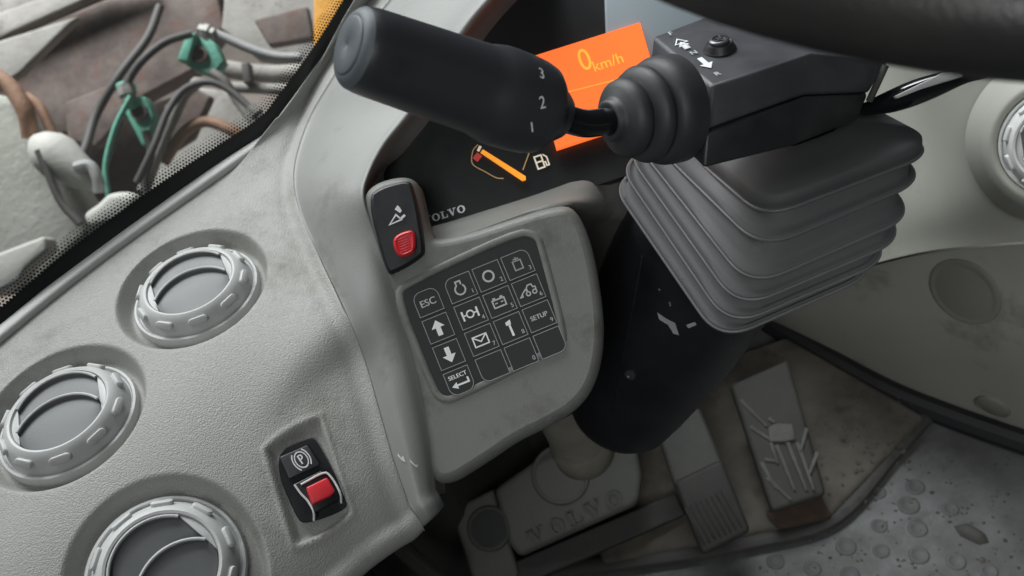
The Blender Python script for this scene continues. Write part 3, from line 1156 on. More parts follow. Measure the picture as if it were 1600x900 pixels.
hb = BVHTree.FromPolygons(mb.v, mb.f)
mb = MB()
mb.lathe([(.0001, -.0007), (.0006, -.0007), (.0012, -.0011), (.0125, -.0013), (.0135, -.0009), (.0137, -.0004), (.0142, -.0004), (.0150, -.0002), (.0166, .0006), (.0178, .0018), (.0186, .0030), (.0183, .0038)], 64, HF)
mb.build('end_cap', 'handle_cap', hand, smooth=50)
for s, px, py in (('3', 846, 116), ('2', 847, 161), ('1', 831, 199)):
    d = ray(px, py).normalized()
    loc, nr, _, _ = hb.ray_cast(CAM, d)
    if nr.dot(d) > 0:
        nr = -nr
    M = frame(loc + nr * .0003, RGT * .97 + UPV * .15, nr)
    mb = MB()
    text(mb, s, .0088, 0, 0, 0, M, .85, .0001)
    mb.build('gear_number', 'print_white', hand, smooth=0)
mb = MB()
mb.tube(crom([E1 - ax.normalized() * .006, E1 + ax.normalized() * .004, P(915, 193, .480), P(945, 190, .489), P(985, 183, .503)], 20), [.0085, .0082] + [.0076] * 18, 24)
mb.build('shaft', 'shaft_black', lever)
B0, B1 = P(952, 189, .494), P(1046, 171, .514)
bx_ = B1 - B0
BL = bx_.length
BFm = frame(B0, UPV, bx_)
bp = [(.0080, -.002), (.0100, -.003), (.0115, -.001), (.0118, .004), (.0135, .0065), (.0180, .009), (.0212, .014), (.0222, .020), (.0218, .025), (.0196, .028), (.0190, .030), (.0215, .0315), (.0258, .035), (.0276, .041), (.0272, .046), (.0248, .049), (.0244, .051), (.0275, .053), (.0296, .057), (.0310, .063), (.0313, .070), (.0313, .083)]
mb = MB()
mb.lathe([(a, b * BL / .078) for a, b in bp], 64, BFm)
mb.build('rubber_boot', 'boot_rubber', lever, smooth=60)

# ------------------------------------------------------------------ steering column
colm = thing('steering_column', P(950, 720, .95), 'black steering column with box-shaped switch housing and ribbed rubber gaiter', 'steering column')
topr = [P(*q) for q in [(1112, 134, .500), (1268, 80, .507), (1388, 97, .548), (1345, 5, .620), (1112, 21, .580), (1020, 57, .556)]]
midr = [P(*q) for q in [(1103, 205, .502), (1258, 146, .509), (1356, 147, .552)]]
botr = [P(*q) for q in [(1099, 264, .507), (1240, 228, .520), (1338, 190, .560)]]
dv1 = midr[0] - topr[0]
dv2 = botr[0] - topr[0]
midr += [topr[3] + dv1, topr[4] + dv1, topr[5] + dv1]
botr += [topr[3] + dv2, topr[4] + dv2, topr[5] + dv2]
def shr(rg, k):
    c = sum(rg, V((0, 0, 0))) / len(rg)
    return [c + (p - c) * k for p in rg]
nT = (topr[1] - topr[0]).cross(topr[5] - topr[0]).normalized()
if nT.z < 0:
    nT = -nT
mb = MB()
mb.rings([midr, topr], True, True, True)
up_ = mb.build('upper_cover', 'column_top', colm, bevel=.0022, seg=3)
mb = MB()
mb.rings([botr, [p - nT * .0009 for p in midr]], True, True, True)
mb.build('lower_cover', 'column_black', colm, bevel=.0022, seg=3)
TF = frame(topr[0], topr[1] - topr[0], nT)
TFi = TF.inverted()
def t2(a, b, lift=0):
    q = TFi @ on(a, b, topr[0] + nT * lift, nT)
    return V((q.x, q.y))
# screw with cross recess on a short post
sc2 = t2(1124, 66, .004)
SM = TF @ Matrix.Translation((sc2.x, sc2.y, 0))
mb = MB()
mb.lathe([(.0098, 0), (.0088, .0012), (.0078, .0035), (.0072, .0042), (.0064, .0040)], 32, SM, cap1=True)
mb.build('screw_post', 'column_black', up_, smooth=50)
mb = MB()
mb.lathe([(.0060, .0040), (.0060, .0058), (.0052, .0064), (.0040, .0064), (.0036, .0056)], 32, SM, cap1=True)
scw = mb.build('screw_head', 'screw', up_, smooth=40)
mb = MB()
for a in (.5, .5 + math.pi / 2):
    mb.box((0, 0, .0058), (.0060, .0012, .0007), SM @ Matrix.Rotation(a, 4, 'Z'))
mb.build('cross_shade', 'trim_black', scw, smooth=0)  # dark bars stand for the shade in the cross slot
# direction marks along the left edge of the cover: F, open arrow, N, solid arrow, R
pa, pb = t2(1047, 53), t2(1121, 116)
dd = (pb - pa).normalized()
aw = math.atan2(dd.y, dd.x)
def mark(a, b):
    q = t2(a, b)
    return TF @ Matrix.Translation((q.x, q.y, .0004)) @ Matrix.Rotation(aw, 4, 'Z')
arrow = [(-.0075, -.0016), (.001, -.0016), (.001, -.0042), (.0075, 0), (.001, .0042), (.001, .0016), (-.0075, .0016)]
for nm, mt, px, py in (('direction_letter', 'F', 1048, 53), ('direction_letter', 'N', 1084, 83), ('direction_letter', 'R', 1121, 116)):
    mb = MB()
    text(mb, mt, .0062, 0, 0, 0, mark(px, py) @ Matrix.Rotation(rad(90), 4, 'Z'), .9, .0001)
    mb.build(nm, 'print_grey', up_, smooth=0)
mb = MB()
mb.ribbon([(-x * .95, y * .95) for x, y in arrow], .0008, 0, mark(1066, 69), True)
mb.ribbon([(-x * .55 + .0028, y * .5) for x, y in arrow], .0016, 0, mark(1066, 69), True)
mb.build('forward_arrow', 'print_white', up_, smooth=0)
mb = MB()
M = mark(1102, 99)
mb.add([M @ V((*q, 0)) for q in arrow], [(0, 1, 5, 6), (2, 3, 4)])
mb.build('reverse_arrow', 'print_white', up_, smooth=0)
# highlight on the housing's right edge, built as a paler strip
mb = MB()
mb.tube(crom([P(1384, 102, .543), P(1372, 128, .546), P(1358, 158, .552)], 10), .0022, 10)
mb.build('housing_highlight', 'pedal_grey', colm)

# gaiter
GK = [(1195, 340, .55), (1190, 388, .556), (1172, 448, .565), (1155, 482, .572), (1140, 510, .58), (1125, 532, .587)]
GL = [(1065, 228, .66), (1020, 222, .66), (993, 222, .66), (978, 235, .66), (966, 255, .662), (955, 285, .665)]
GR = [(1462, 238, .556), (1450, 278, .560), (1432, 335, .567), (1418, 370, .575), (1395, 402, .583), (1372, 425, .590)]
def ring4(k, l, r_, s=1.0, rc=.024, n=10):
    k, l, r_ = P(*k), P(*l), P(*r_)
    o = l + r_ - k
    c = (k + o) / 2
    cs = [c + (p - c) * s for p in (k, r_, o, l)]
    out = []
    for i in range(4):
        p, a, b = cs[i], cs[i - 1], cs[(i + 1) % 4]
        da, db = (a - p).normalized(), (b - p).normalized()
        s0, s1 = p + da * rc, p + db * rc
        for j in range(n + 1):
            t = j / n
            out.append(s0 * (1 - t) ** 2 + p * 2 * t * (1 - t) + s1 * t * t)
        # straight run gets points of its own for smooth sagging
        e0, e1 = s1, cs[(i + 1) % 4] - db * rc
        for j in range(1, 6):
            out.append(e0 + (e1 - e0) * j / 6)
    return out
def lerp3(a, b, t):
    return tuple(x + (y - x) * t for x, y in zip(a, b))
rgs = []
upg = V((0, -.25, .97)).normalized()
a0 = ring4(GK[0], GL[0], GR[0])
cen = sum(a0, V((0, 0, 0))) / len(a0)
rgs.append([cen + (p - cen) * .30 + upg * .020 for p in a0])
rgs.append([cen + (p - cen) * .70 + upg * .0165 for p in a0])
rgs.append([cen + (p - cen) * .93 + upg * .0135 for p in a0])
rgs.append([cen + (p - cen) * .985 + upg * .0105 for p in a0])
rgs.append([cen + (p - cen) * 1.0 + upg * .004 for p in a0])
NR = len(GK)
for i in range(NR):
    ra = ring4(GK[i], GL[i], GR[i])
    c = sum(ra, V((0, 0, 0))) / len(ra)
    rgs.append([c + (p - c) * (.985 if i else .998) + upg * .0026 for p in ra])
    rgs.append([c + (p - c) * 1.004 + upg * .0014 for p in ra])
    rgs.append([c + (p - c) * 1.008 for p in ra])
    rgs.append([c + (p - c) * 1.000 - upg * .0016 for p in ra])
    rgs.append([c + (p - c) * .950 - upg * .0022 for p in ra])
    if i < NR - 1:
        rb = ring4(GK[i + 1], GL[i + 1], GR[i + 1])
        cb = sum(rb, V((0, 0, 0))) / len(rb)
        for t, s in ((.16, .910), (.40, .925), (.66, .948), (.86, .966)):
            cc = c * (1 - t) + cb * t
            rgs.append([cc + ((p - c) * (1 - t) + (q - cb) * t) * s for p, q in zip(ra, rb)])
rgs.append([c + (p - c) * .90 - upg * .006 for p in ra])
rgs.append([c + (p - c) * .70 - upg * .008 for p in ra])
mb = MB()
mb.rings(rgs, True, False, False)
gt = mb.build('gaiter', 'rubber', colm, smooth=70)
for i in range(NR):
    ra = ring4(GK[i], GL[i], GR[i])
    c = sum(ra, V((0, 0, 0))) / len(ra)
    pth = [c + (p - c) * 1.006 for p in ra]
    mb = MB()
    mb.tube(pth + pth[:1], .0013, 8, False)
    mb.build('fold_lip', 'lip_highlight', gt)
# small mould slits on the folds
for q0, q1 in (((1316, 232, .531), (1332, 262, .533)), ((1312, 358, .546), (1326, 386, .549))):
    pass
# column shroud below
S0, S1 = P(1080, 430, .74), P(962, 650, .86)
sax = S1 - S0
SFm = frame(S0, (1, 0, 0), sax)
mb = MB()
sl = sax.length
mb.lathe([(.072, -.06), (.072, .0), (.069, sl * .3), (.064, sl * .55), (.057, sl * .8), (.052, sl * .94), (.045, sl)], 40, SFm, cap0=True, cap1=True)
shr_o = mb.build('column_shroud', 'shroud_black', colm, smooth=50)
sb = BVHTree.FromPolygons(mb.v, mb.f)
def flake(pts, par, name, mt, lift=.0006):
    mb = MB()
    vs = []
    for px, py in pts:
        d = ray(px, py).normalized()
        h = sb.ray_cast(CAM, d)
        if h[0] is None:
            return
        vs.append(h[0] - d * lift)
    n_ = len(vs)
    c = sum(vs, V((0, 0, 0))) / n_ - ray(*pts[0]).normalized() * .0005
    mb.add(vs + [c], [(i, (i + 1) % n_, n_) for i in range(n_)])
    mb.build(name, mt, par, smooth=0)
# moulded seam down the shroud and a fixing screw
mb = MB()
sp = []
for k in range(14):
    px, py = 1004 - 48 * k / 13, 400 + 250 * k / 13
    h_ = sb.ray_cast(CAM, ray(px, py).normalized())
    if h_[0] is not None:
        sp.append(h_[0])
if len(sp) > 3:
    mb.tube(sp, .0012, 8)
    mb.build('shroud_seam', 'shroud_black', shr_o)
h_ = sb.ray_cast(CAM, ray(985, 585).normalized())
if h_[0] is not None:
    mb = MB()
    mb.lathe([(.0001, .0006), (.0022, .0008), (.0030, .0018), (.0046, .0016), (.0052, -.002)], 16, frame(h_[0], (1, 0, 0), h_[1] if h_[1].dot(FWD) < 0 else -h_[1]))
    mb.build('shroud_screw', 'screw', shr_o)
flake([(1027, 488), (1040, 497), (1055, 505), (1061, 524), (1052, 521), (1044, 508), (1030, 499)], shr_o, 'scuff_mark', 'print_dim')
flake([(1072, 508), (1086, 503), (1088, 508), (1076, 513)], shr_o, 'scuff_mark', 'print_dim')
flake([(1028, 452), (1032, 451), (1031, 455)], shr_o, 'scuff_mark', 'recess_dust')
flake([(1045, 472), (1047, 471), (1049, 478), (1046, 479)], shr_o, 'scuff_mark', 'recess_dust')
# pale cable tie end under the shroud
mb = MB()
mb.tube(crom([P(952, 696, .86), P(966, 694, .86), P(990, 685, .862), P(1014, 676, .866)], 16), [.0032] * 3 + [.0026] * 10 + [.0018] * 3, 10, flat=.6)
mb.build('clip_end', 'beige_tube', colm)

# wiper stalk on the right of the housing
stalk = thing('wiper_stalk', P(1388, 165, .555), 'slim glossy black stalk with painted top highlight, right of the column housing', 'lever')
mb = MB()
pth = crom([P(1350, 172, .575), P(1395, 158, .56), P(1440, 141, .55), P(1490, 124, .542), P(1540, 112, .538)], 20)
mb.tube(pth, [.0062 + .0058 * math.sin(math.pi * min(1, i / 19 * 1.15)) for i in range(20)], 20, flat=.62, up=UPV)
mb.build('stalk_arm', 'shaft_black', stalk, smooth=50)
mb = MB()
pl = [P(1398, 150, .540), P(1474, 113, .522), P(1500, 112, .520), P(1506, 119, .520), P(1440, 139, .530), P(1402, 154, .540)]
mb.rings([[p + FWD * .003 for p in pl], pl])
mb.build('stalk_highlight', 'vent_grey', stalk, bevel=.0005, seg=2)  # light catching the stalk's top, built as a pale plate

# steering wheel: rim, spokes and hub (only the near rim is in the picture)
W = V((.268, .324, .912))
tw = .17067
whl = thing('steering_wheel', W, 'large black steering wheel rim crossing the top right corner', 'steering wheel')
e1, e2 = V((1, 0, 0)), V((0, math.cos(tw), math.sin(tw)))
wa = e1.cross(e2)
mb = MB()
rgs = []
for i in range(96):
    a = 2 * math.pi * i / 96
    d = math.cos(a) * e1 + math.sin(a) * e2
    rgs.append([W + d * .2108 + .0152 * (math.cos(q) * d + math.sin(q) * wa) for q in [2 * math.pi * k / 20 for k in range(20)]])
mb.rings(rgs + [rgs[0]], True, False, False)
mb.build('rim', 'wheel_rim', whl, smooth=60)
mb = MB()
mb.lathe([(.0001, .004), (.042, .002), (.050, -.006), (.050, -.022), (.030, -.035), (.026, -.12)], 32, frame(W - wa * .03, e1, wa))
mb.build('hub', 'wheel_rim', whl, smooth=50)
for a in (35, 145, 90):
    d = math.cos(rad(a)) * e1 + math.sin(rad(a)) * e2
    mb = MB()
    mb.tube([W + d * .04 - wa * .04, W + d * .12 - wa * .022, W + d * .205], [.016, .013, .012], 12, flat=.5, up=wa)
    mb.build('spoke', 'wheel_rim', whl)

# ------------------------------------------------------------------ right hand side wall
fl = lambda a, b, z=0.0: on(a, b, (0, 0, z), V((0, 0, 1)))
BV = {}
def strip_struct(name, rowsctl, mt, n1=40, n2=24, kind='structure', parent=None):
    mb = MB()
    cs = [crom(r_, n1) for r_ in rowsctl]
    mb.grid([crom_u([c[i] for c in cs], n2) for i in range(n1)])
    o = mb.build(name, mt, parent, smooth=60)
    BV[name] = BVHTree.FromPolygons(mb.v, mb.f)
    if kind and not parent:
        tag(o, None, None, kind=kind)
    return o
up_t = [P(1230, -120, 1.15), P(1330, -40, 1.02), P(1440, 60, .88), P(1540, 60, .78), P(1700, 40, .68)]
up_m = [P(1250, 250, 1.10), P(1340, 260, 1.0), P(1450, 270, .90), P(1570, 260, .79), P(1750, 230, .70)]
up_b = [P(1230, 440, 1.12), P(1330, 420, 1.02), P(1450, 392, .93), P(1600, 377, .84), P(1800, 360, .75)]
for l_ in (up_t, up_m, up_b):
    l_.append(l_[-1] + V((.03, -.45, .01)))
strip_struct('right_upper_panel', [up_t, up_m, up_b], 'wall_grey')
lo_t = [p + V((.002, 0, -.004)) for p in up_b]
lo_a = [p + V((.030, .008, -.016)) for p in up_b]
lo_m = [P(1200, 480, 1.26), P(1330, 500, 1.14), P(1470, 510, 1.02), P(1620, 520, .92), P(1820, 520, .82)]
lo_m.append(lo_m[-1] + V((.03, -.45, 0)))
lo_b = [fl(1205, 508, .0), fl(1290, 553), fl(1392, 607), fl(1500, 648), fl(1620, 694)]
lo_b += [lo_b[-1] * 2 - lo_b[-2]]
lo_b = crom(lo_b, 5) + [lo_b[-1] + V((.06, -.42, 0))]
strip_struct('right_lower_panel', [lo_t, lo_a, lo_m, lo_b], 'wall_dark')
# dark trim along its foot
mb = MB()
tp = crom([fl(1190, 496, .012), fl(1222, 517, .012), fl(1300, 563, .012), fl(1392, 613, .012), fl(1500, 656, .012), fl(1650, 708, .012)], 30)
mb.tube(tp, .016, 10)
tag(mb.build('floor_edge_trim', 'trim_black'), 'black rubber edge trim along the foot of the right wall', 'trim')
# round covers
def cover(px, py, r_, lbl):
    d = ray(px, py).normalized()
    c, nr, _, _ = BV['right_lower_panel'].ray_cast(CAM, d)
    if nr.dot(d) > 0:
        nr = -nr
    mb = MB()
    mb.lathe([(.0001, .004), (r_ * .80, .004), (r_ * .86, .0034), (r_ * .90, .0042), (r_, .0032), (r_ * 1.06, -.010)], 32, frame(c, (0, 1, 0), nr))
    tag(mb.build('round_cover', 'cap_dark', smooth=50), lbl, 'cover', 'round covers on the right wall')
cover(1508, 455, .040, 'larger dark round cover on the right wall below the ledge')
cover(1552, 634, .020, 'small dark round plug low on the right wall')
# fourth vent at the right edge
o = copy_tree(vent)
vn = V((-.62, -.62, .48)).normalized()
vo = P(1658, 222, .735)
o.matrix_world = frame(vo, (.6, -.75, 0), vn) @ Matrix.Rotation(rad(20), 4, 'Z')
tag(o, 'round grey air vent cut by the right picture edge, on the right wall', 'air vent', 'round air vents of the cab')
mb = MB()
mb.lathe([(.0470, .0), (.050, .003), (.054, .002), (.062, -.010), (.078, -.040)], 56, frame(vo, (.6, -.75, 0), vn))
tag(mb.build('vent_housing', 'wall_grey', smooth=60), 'round grey collar behind the air vent on the right wall', 'housing')

# ------------------------------------------------------------------ floor and footwell
mb = MB()
mb.grid([[V((-.8 + 1.6 * i / 80, -.3 + 1.5 * j / 80, 0.0)) for i in range(81)] for j in range(81)])
flo = tag(mb.build('floor', 'floor_mat', smooth=0), None, None, kind='structure')
# dimples of the rubber mat: low rings, dent shade put into the colour
dim = [(1212, 878), (1270, 889), (1322, 855), (1377, 861), (1436, 868), (1494, 878), (1372, 770), (1430, 761), (1374, 822), (1434, 827), (1485, 796), (1545, 893), (1328, 898), (1420, 790), (1460, 905)]
pro = None
for px, py in dim:
    c = fl(px, py)
    if pro is None:
        mb = MB()
        mb.lathe([(.0001, .0006), (.0085, .0008), (.0096, .0018), (.0112, .0022), (.0124, .0014), (.0138, .0001)], 20)
        pro = mb.build('mat_dimple', 'mat_dimple', flo, smooth=50)
        o = pro
    else:
        o = pro.copy()
        COL.objects.link(o)
        o.parent = flo
    s = random.uniform(.68, .98)
    o.matrix_local = Matrix.Translation(c) @ Matrix.Scale(s, 4)
# dark lump on the mat
mb = MB()
lump = [(1490, 822), (1512, 818), (1540, 835), (1546, 848), (1530, 852), (1500, 838)]
lp = [fl(*q) for q in lump]
c = sum(lp, V((0, 0, 0))) / 6
mb.rings([lp, [c + (p - c) * .7 + V((0, 0, .006)) for p in lp], [c + (p - c) * .3 + V((0, 0, .008)) for p in lp]], True, False, True)
tag(mb.build('mud_clod', 'footwell_dark', smooth=70), 'dark flat clod of mud lying on the floor mat', 'mud')

# toe board: dirty sloping slab right of the accelerator
tb_px = [(1000, 845, .030), (1302, 800, .030), (1446, 650, .030)]
mb = MB()
q = [fl(940, 880, .02), fl(1296, 806, .022), fl(1446, 648, .022), fl(1228, 524, .03) , fl(900, 640, .03)]
qb = [V((p.x, p.y, -.01)) for p in q]
mb.rings([qb, q])
tag(mb.build('toe_board', 'toe_dirt', bevel=.008), None, None, kind='structure')
# raised lip of the mat in front of the pedals
mb = MB()
mb.tube(crom([fl(690, 925, .008), fl(860, 895, .008), fl(1060, 868, .008), fl(1170, 848, .008), fl(1300, 812, .008), fl(1390, 715, .008), fl(1450, 648, .008)], 40), .011, 10, flat=.7, up=(0, 0, 1))
tag(mb.build('mat_lip', 'brake_rubber'), 'dark raised rubber lip where floor mat meets the pedal area', 'mat lip')

# crumbs of dried mud on mat and toe board: too many and small to count
mb = MB()
rc = random.Random(3)
for k in range(420):
    if k < 260:
        c = fl(rc.uniform(1180, 1600), rc.uniform(700, 900))
        z = 0.0
    else:
        c = fl(rc.uniform(1180, 1430), rc.uniform(600, 790), .025)
        z = .024
    r_ = rc.uniform(.0008, .0026) * (1.6 if rc.random() < .08 else 1)
    top_ = V((c.x + rc.uniform(-.3, .3) * r_, c.y, z + r_ * rc.uniform(.5, 1)))
    n5 = [V((c.x + r_ * rc.uniform(.7, 1.3) * math.cos(a), c.y + r_ * rc.uniform(.7, 1.3) * math.sin(a), z)) for a in (0, 1.25, 2.5, 3.75, 5.0)]
    mb.add(n5 + [top_], [(i, (i + 1) % 5, 5) for i in range(5)])
tag(mb.build('mud_crumbs', 'toe_dirt', smooth=0), 'small crumbs of dried mud scattered over the cab floor', 'dirt', kind='stuff')

# footwell walls
mb = MB()
wl = [V((-.56, .36)), V((-.35, .535)), V((-.15, .675)), V((-.05, .80)), V((.30, .98)), V((.75, 1.0))]
mb.grid([[V((q.x, q.y, -.05)) for q in wl], [V((q.x, q.y, .625)) for q in wl]])
tag(mb.build('front_bulkhead', 'footwell_dark', smooth=0), None, None, kind='structure')

# pedal box with the maker's word
cov = thing('pedal_cover', fl(900, 860), 'grey pedal housing cover with raised lettering and a round hole', 'cover')
dC = 1.07
nC = V((0, -math.cos(rad(52)), math.sin(rad(52)))).normalized()
pC = P(900, 790, dC)
CF = frame(pC, (1, 0, 0), nC)
CFi = CF.inverted()
def c2(a, b, lift=0):
    q = CFi @ on(a, b, pC + nC * lift, nC)
    return V((q.x, q.y))
def ccw(pl):
    a = sum(pl[i].x * pl[(i + 1) % len(pl)].y - pl[(i + 1) % len(pl)].x * pl[i].y for i in range(len(pl)))
    return pl if a > 0 else pl[::-1]
mb = MB()
mb.prism(ccw([c2(*q) for q in [(772, 765), (842, 716), (962, 690), (994, 692), (1004, 742), (1000, 782), (990, 792), (812, 872), (795, 850)]]), -.07, 0, CF)
mb.build('cover_body', 'cover_grey', cov, bevel=.008, seg=4)
mb = MB()
ol = ccw([c2(*q) for q in [(703, 798), (770, 764), (790, 830), (812, 900), (770, 940), (735, 900)]])
hc = c2(764, 826)
hr = 30 * dC / FPX
hole = [V((hc.x + hr * math.cos(2 * math.pi * k / 24), hc.y + hr * math.sin(2 * math.pi * k / 24))) for k in range(24)]
mb.prism(ol, -.07, -.006, CF)
mb.build('side_block', 'cover_grey', cov, bevel=.005)
mb = MB()
mb.lathe([(.0001, -.004), (hr * .88, -.0045), (hr * .95, -.0035), (hr, -.001), (hr * 1.10, .0005), (hr * 1.2, -.0055)], 32, CF @ Matrix.Translation((hc.x, hc.y, 0)))
mb.build('hole_rim', 'cover_grey', cov, smooth=60)
mb = MB()
mb.lathe([(.0001, -.0030), (hr * .94, -.0030)], 32, CF @ Matrix.Translation((hc.x, hc.y, 0)))
mb.build('hole_shade', 'under_dark', cov)  # flat dark disc painting the shade inside the hole
mb = MB()
a_, b_ = c2(826, 846), c2(972, 776)
hh = (b_ - a_).length / 6.6
slab_word(mb, hh, 0, -hh * .4, -.001, .004, CF @ Matrix.Translation((a_.x, a_.y, 0)) @ Matrix.Rotation(math.atan2((b_ - a_).y, (b_ - a_).x), 4, 'Z'), gap=.30)
mb.build('raised_lettering', 'letter_grey', cov, smooth=0)
# round pressing and pale tube entering the cover
mb = MB()
cc = c2(876, 742)
mb.lathe([(.036, .0), (.034, .0030), (.031, .0026), (.029, -.002), (.0001, -.008)], 40, CF @ Matrix.Translation((cc.x, cc.y, 0)))
mb.build('round_pressing', 'cover_grey', cov, smooth=60)
tub = thing('cable_tube', P(915, 715, 1.0), 'pale grey-beige round tube between the pod and the pedal cover', 'tube')
mb = MB()
tx = (P(914, 708, .99) - P(886, 650, .92))
tm = frame(P(886, 650, .92), (1, 0, 0), tx)
tl = tx.length
mb.lathe([(.030, -.05), (.030, tl * .55), (.031, tl * .6), (.034, tl * .7), (.034, tl * .97), (.032, tl), (.024, tl)], 36, tm, cap1=True)
mb.build('tube_body', 'beige_tube', tub, smooth=50)
# square bar below the cover
mb = MB()
b0, b1 = P(770, 915, 1.08), P(1060, 790, 1.12)
mb.tube([b0, b0.lerp(b1, .5), b1], .021, 4, up=(0, .3, 1))
tag(mb.build('cross_bar', 'brake_rubber', smooth=0, bevel=.003), 'dark dirty bar lying along the lower edge of the pedal cover', 'bar')

# brake pedal
def pad(name, px, d_near, d_far, thick, mt, par, bev=.004):
    """px: four corners far-left, far-right, near-right, near-left"""
    q = [P(*px[0], d_far), P(*px[1], d_far), P(*px[2], d_near), P(*px[3], d_near)]
    nn = (q[1] - q[0]).cross(q[3] - q[0]).normalized()
    if nn.dot(FWD) > 0:
        nn = -nn
    mb = MB()
    mb.rings([[p - nn * thick for p in q], q])
    return mb.build(name, mt, par, bevel=bev), q, nn
brk = thing('brake_pedal', P(1130, 850, 1.09), 'long grey brake pedal with grooved rubber foot pad, left of the patterned pedal', 'pedal')
arm, q, nn = pad('pedal_arm', [(1022, 665), (1092, 632), (1138, 740), (1058, 775)], 1.04, 1.09, .02, 'pedal_grey', brk, .006)
fp, q, nn = pad('foot_pad', [(1052, 752), (1128, 716), (1174, 830), (1098, 868)], 1.015, 1.045, .022, 'brake_rubber', brk, .006)
PFm = frame(q[3], q[2] - q[3], nn)
wpad = (q[2] - q[3]).length
for k in range(8):
    mb = MB()
    x = wpad * (.12 + .76 * k / 7)
    mb.box((x, .032, .0012), (.0030, .046, .0034), PFm)
    mb.build('groove_rib', 'brake_rubber', fp, bevel=.0008, seg=1)
# accelerator
acc = thing('accelerator_pedal', P(1250, 800, 1.10), 'worn accelerator pedal with leaf-like ribbed rubber pattern, right of the brake', 'pedal')
pd_, q, nn = pad('pedal_pad', [(1140, 600), (1232, 560), (1292, 772), (1206, 800)], 1.045, 1.12, .018, 'acc_rubber', acc, .006)
pQ = q[3]
AF = frame(pQ, q[2] - q[3], nn)
AFi = AF.inverted()
def a2_(a, b):
    v = AFi @ on(a, b, pQ, nn)
    return V((v.x, v.y))
def px_pat(zx, zy):
    return a2_(1000 + zx / 2.647, 540 + zy / 2.647)
stripes = [[(415, 225), (525, 335)], [(455, 335), (540, 390)], [(515, 470), (570, 480)], [(525, 545), (625, 640)], [(500, 480), (560, 590), (560, 590)][:2], [(565, 410), (640, 600)], [(610, 400), (690, 600)],
           [(650, 400), (720, 600)], [(690, 340), (660, 450)], [(735, 440), (700, 530)], [(530, 300), (560, 320)], [(540, 400), (570, 490)]]
for st in stripes:
    mb = MB()
    a, b = px_pat(*st[0]), px_pat(*st[1])
    d = (b - a)
    pn = V((-d.y, d.x)).normalized() * .0027
    mb.prism(ccw([a + pn, a - pn, b - pn * .7, b + pn * .7]), -.001, .0015, AF)
    mb.build('tread_rib', 'toe_light' if 'toe_light' in MAT else 'cover_grey', pd_, bevel=.0012, seg=2)
mb = MB()
mb.prism(ccw([px_pat(*z) for z in [(530, 340), (560, 322), (630, 325), (642, 390), (600, 400), (535, 400)]]), -.001, .0026, AF)
mb.build('tread_plate', 'toe_light', pd_, bevel=.0015, seg=2)
hg, q, nn = pad('hinge_plate', [(1196, 800), (1280, 768), (1301, 806), (1216, 826)], 1.062, 1.075, .008, 'rust', acc, .003)
for k in range(0):
    mb = MB()
    c = q[3].lerp(q[2], .25 + .25 * k) * .5 + q[0].lerp(q[1], .25 + .25 * k) * .5
    mb.lathe([(.0001, .004), (.004, .0035), (.0055, .001), (.0055, -.002)], 12, frame(c, (1, 0, 0), nn))
    mb.build('hinge_bolt', 'rust', hg)

# dark parts under the left panel
und = thing('cable_loom', P(640, 860, .95), 'dark cable loom with pale cover edge under the left panel', 'cable')
mb = MB()
mb.tube(crom([P(600, 822, .90), P(625, 852, .93), P(660, 885, .96), P(700, 920, .98)], 20), .010, 12)
mb.build('cable_cover', 'footwell_dark', und)
mb = MB()
mb.tube(crom([P(618, 838, .905), P(636, 861, .93), P(668, 887, .955), P(706, 918, .975)], 20), .0032, 8)
mb.build('pale_edge', 'pedal_grey', und)
mb = MB()
mb.tube(crom([P(520, 870, .9), P(560, 900, .92), P(600, 940, .94)], 12), .014, 12)
mb.build('cable', 'under_dark', und)
mb = MB()
mb.rings([[P(*q, .94) for q in [(632, 826), (646, 817), (652, 824), (640, 842)]], [P(*q, .93) for q in [(632, 826), (646, 817), (652, 824), (640, 842)]]])
mb.build('cable_clip', 'pedal_grey', und, bevel=.001)

# ------------------------------------------------------------------ windscreen
ga, gb = shelf(0, 520), shelf(420, 211)
gdir = (gb - ga).normalized()
glean = V((-.10, .16, .98)).normalized()
nG = gdir.cross(glean).normalized()
if nG.y < 0:
    nG = -nG
pG = ga + nG * .004
GF = frame(pG, gdir, nG)
GFi = GF.inverted()
def g2(a, b):
    q = GFi @ on(a, b, pG, nG)
    return V((q.x, q.y))
wind = thing('windscreen', pG, 'windscreen pane with black printed border above the dashboard', 'window')
mb = MB()
sgn = 1 if (GFi.to_3x3() @ V((0, 0, 1))).y > 0 else -1
gp = [V((-.75, -.10 * sgn)), V((.85, -.10 * sgn)), V((.85, 1.1 * sgn)), V((-.75, 1.1 * sgn))]
mb.add([GF @ V((*q, 0)) for q in gp], [(0, 1, 2, 3)])
mb.build('glass_pane', 'glass', wind, smooth=0)
lo = [g2(*q) for q in [(-200, 700), (-100, 610), (0, 530), (100, 449), (200, 374), (300, 304), (400, 234), (450, 205), (520, 150), (600, 60), (680, -20)]]
hi = [g2(*q) for q in [(-200, 645), (-100, 562), (0, 481), (100, 397), (200, 322), (300, 253), (400, 188), (432, 152), (465, 108), (505, 50), (560, -40)]]
lo = crom([V((*q, 0)) for q in lo], 80)
hi = crom([V((*q, 0)) for q in hi], 80)
mb = MB()
mb.grid([[GF @ V((p.x, p.y, -.0015)) for p in lo], [GF @ V((p.x, p.y, -.0015)) for p in hi]])
mb.build('black_border', 'frit_black', wind, smooth=0)
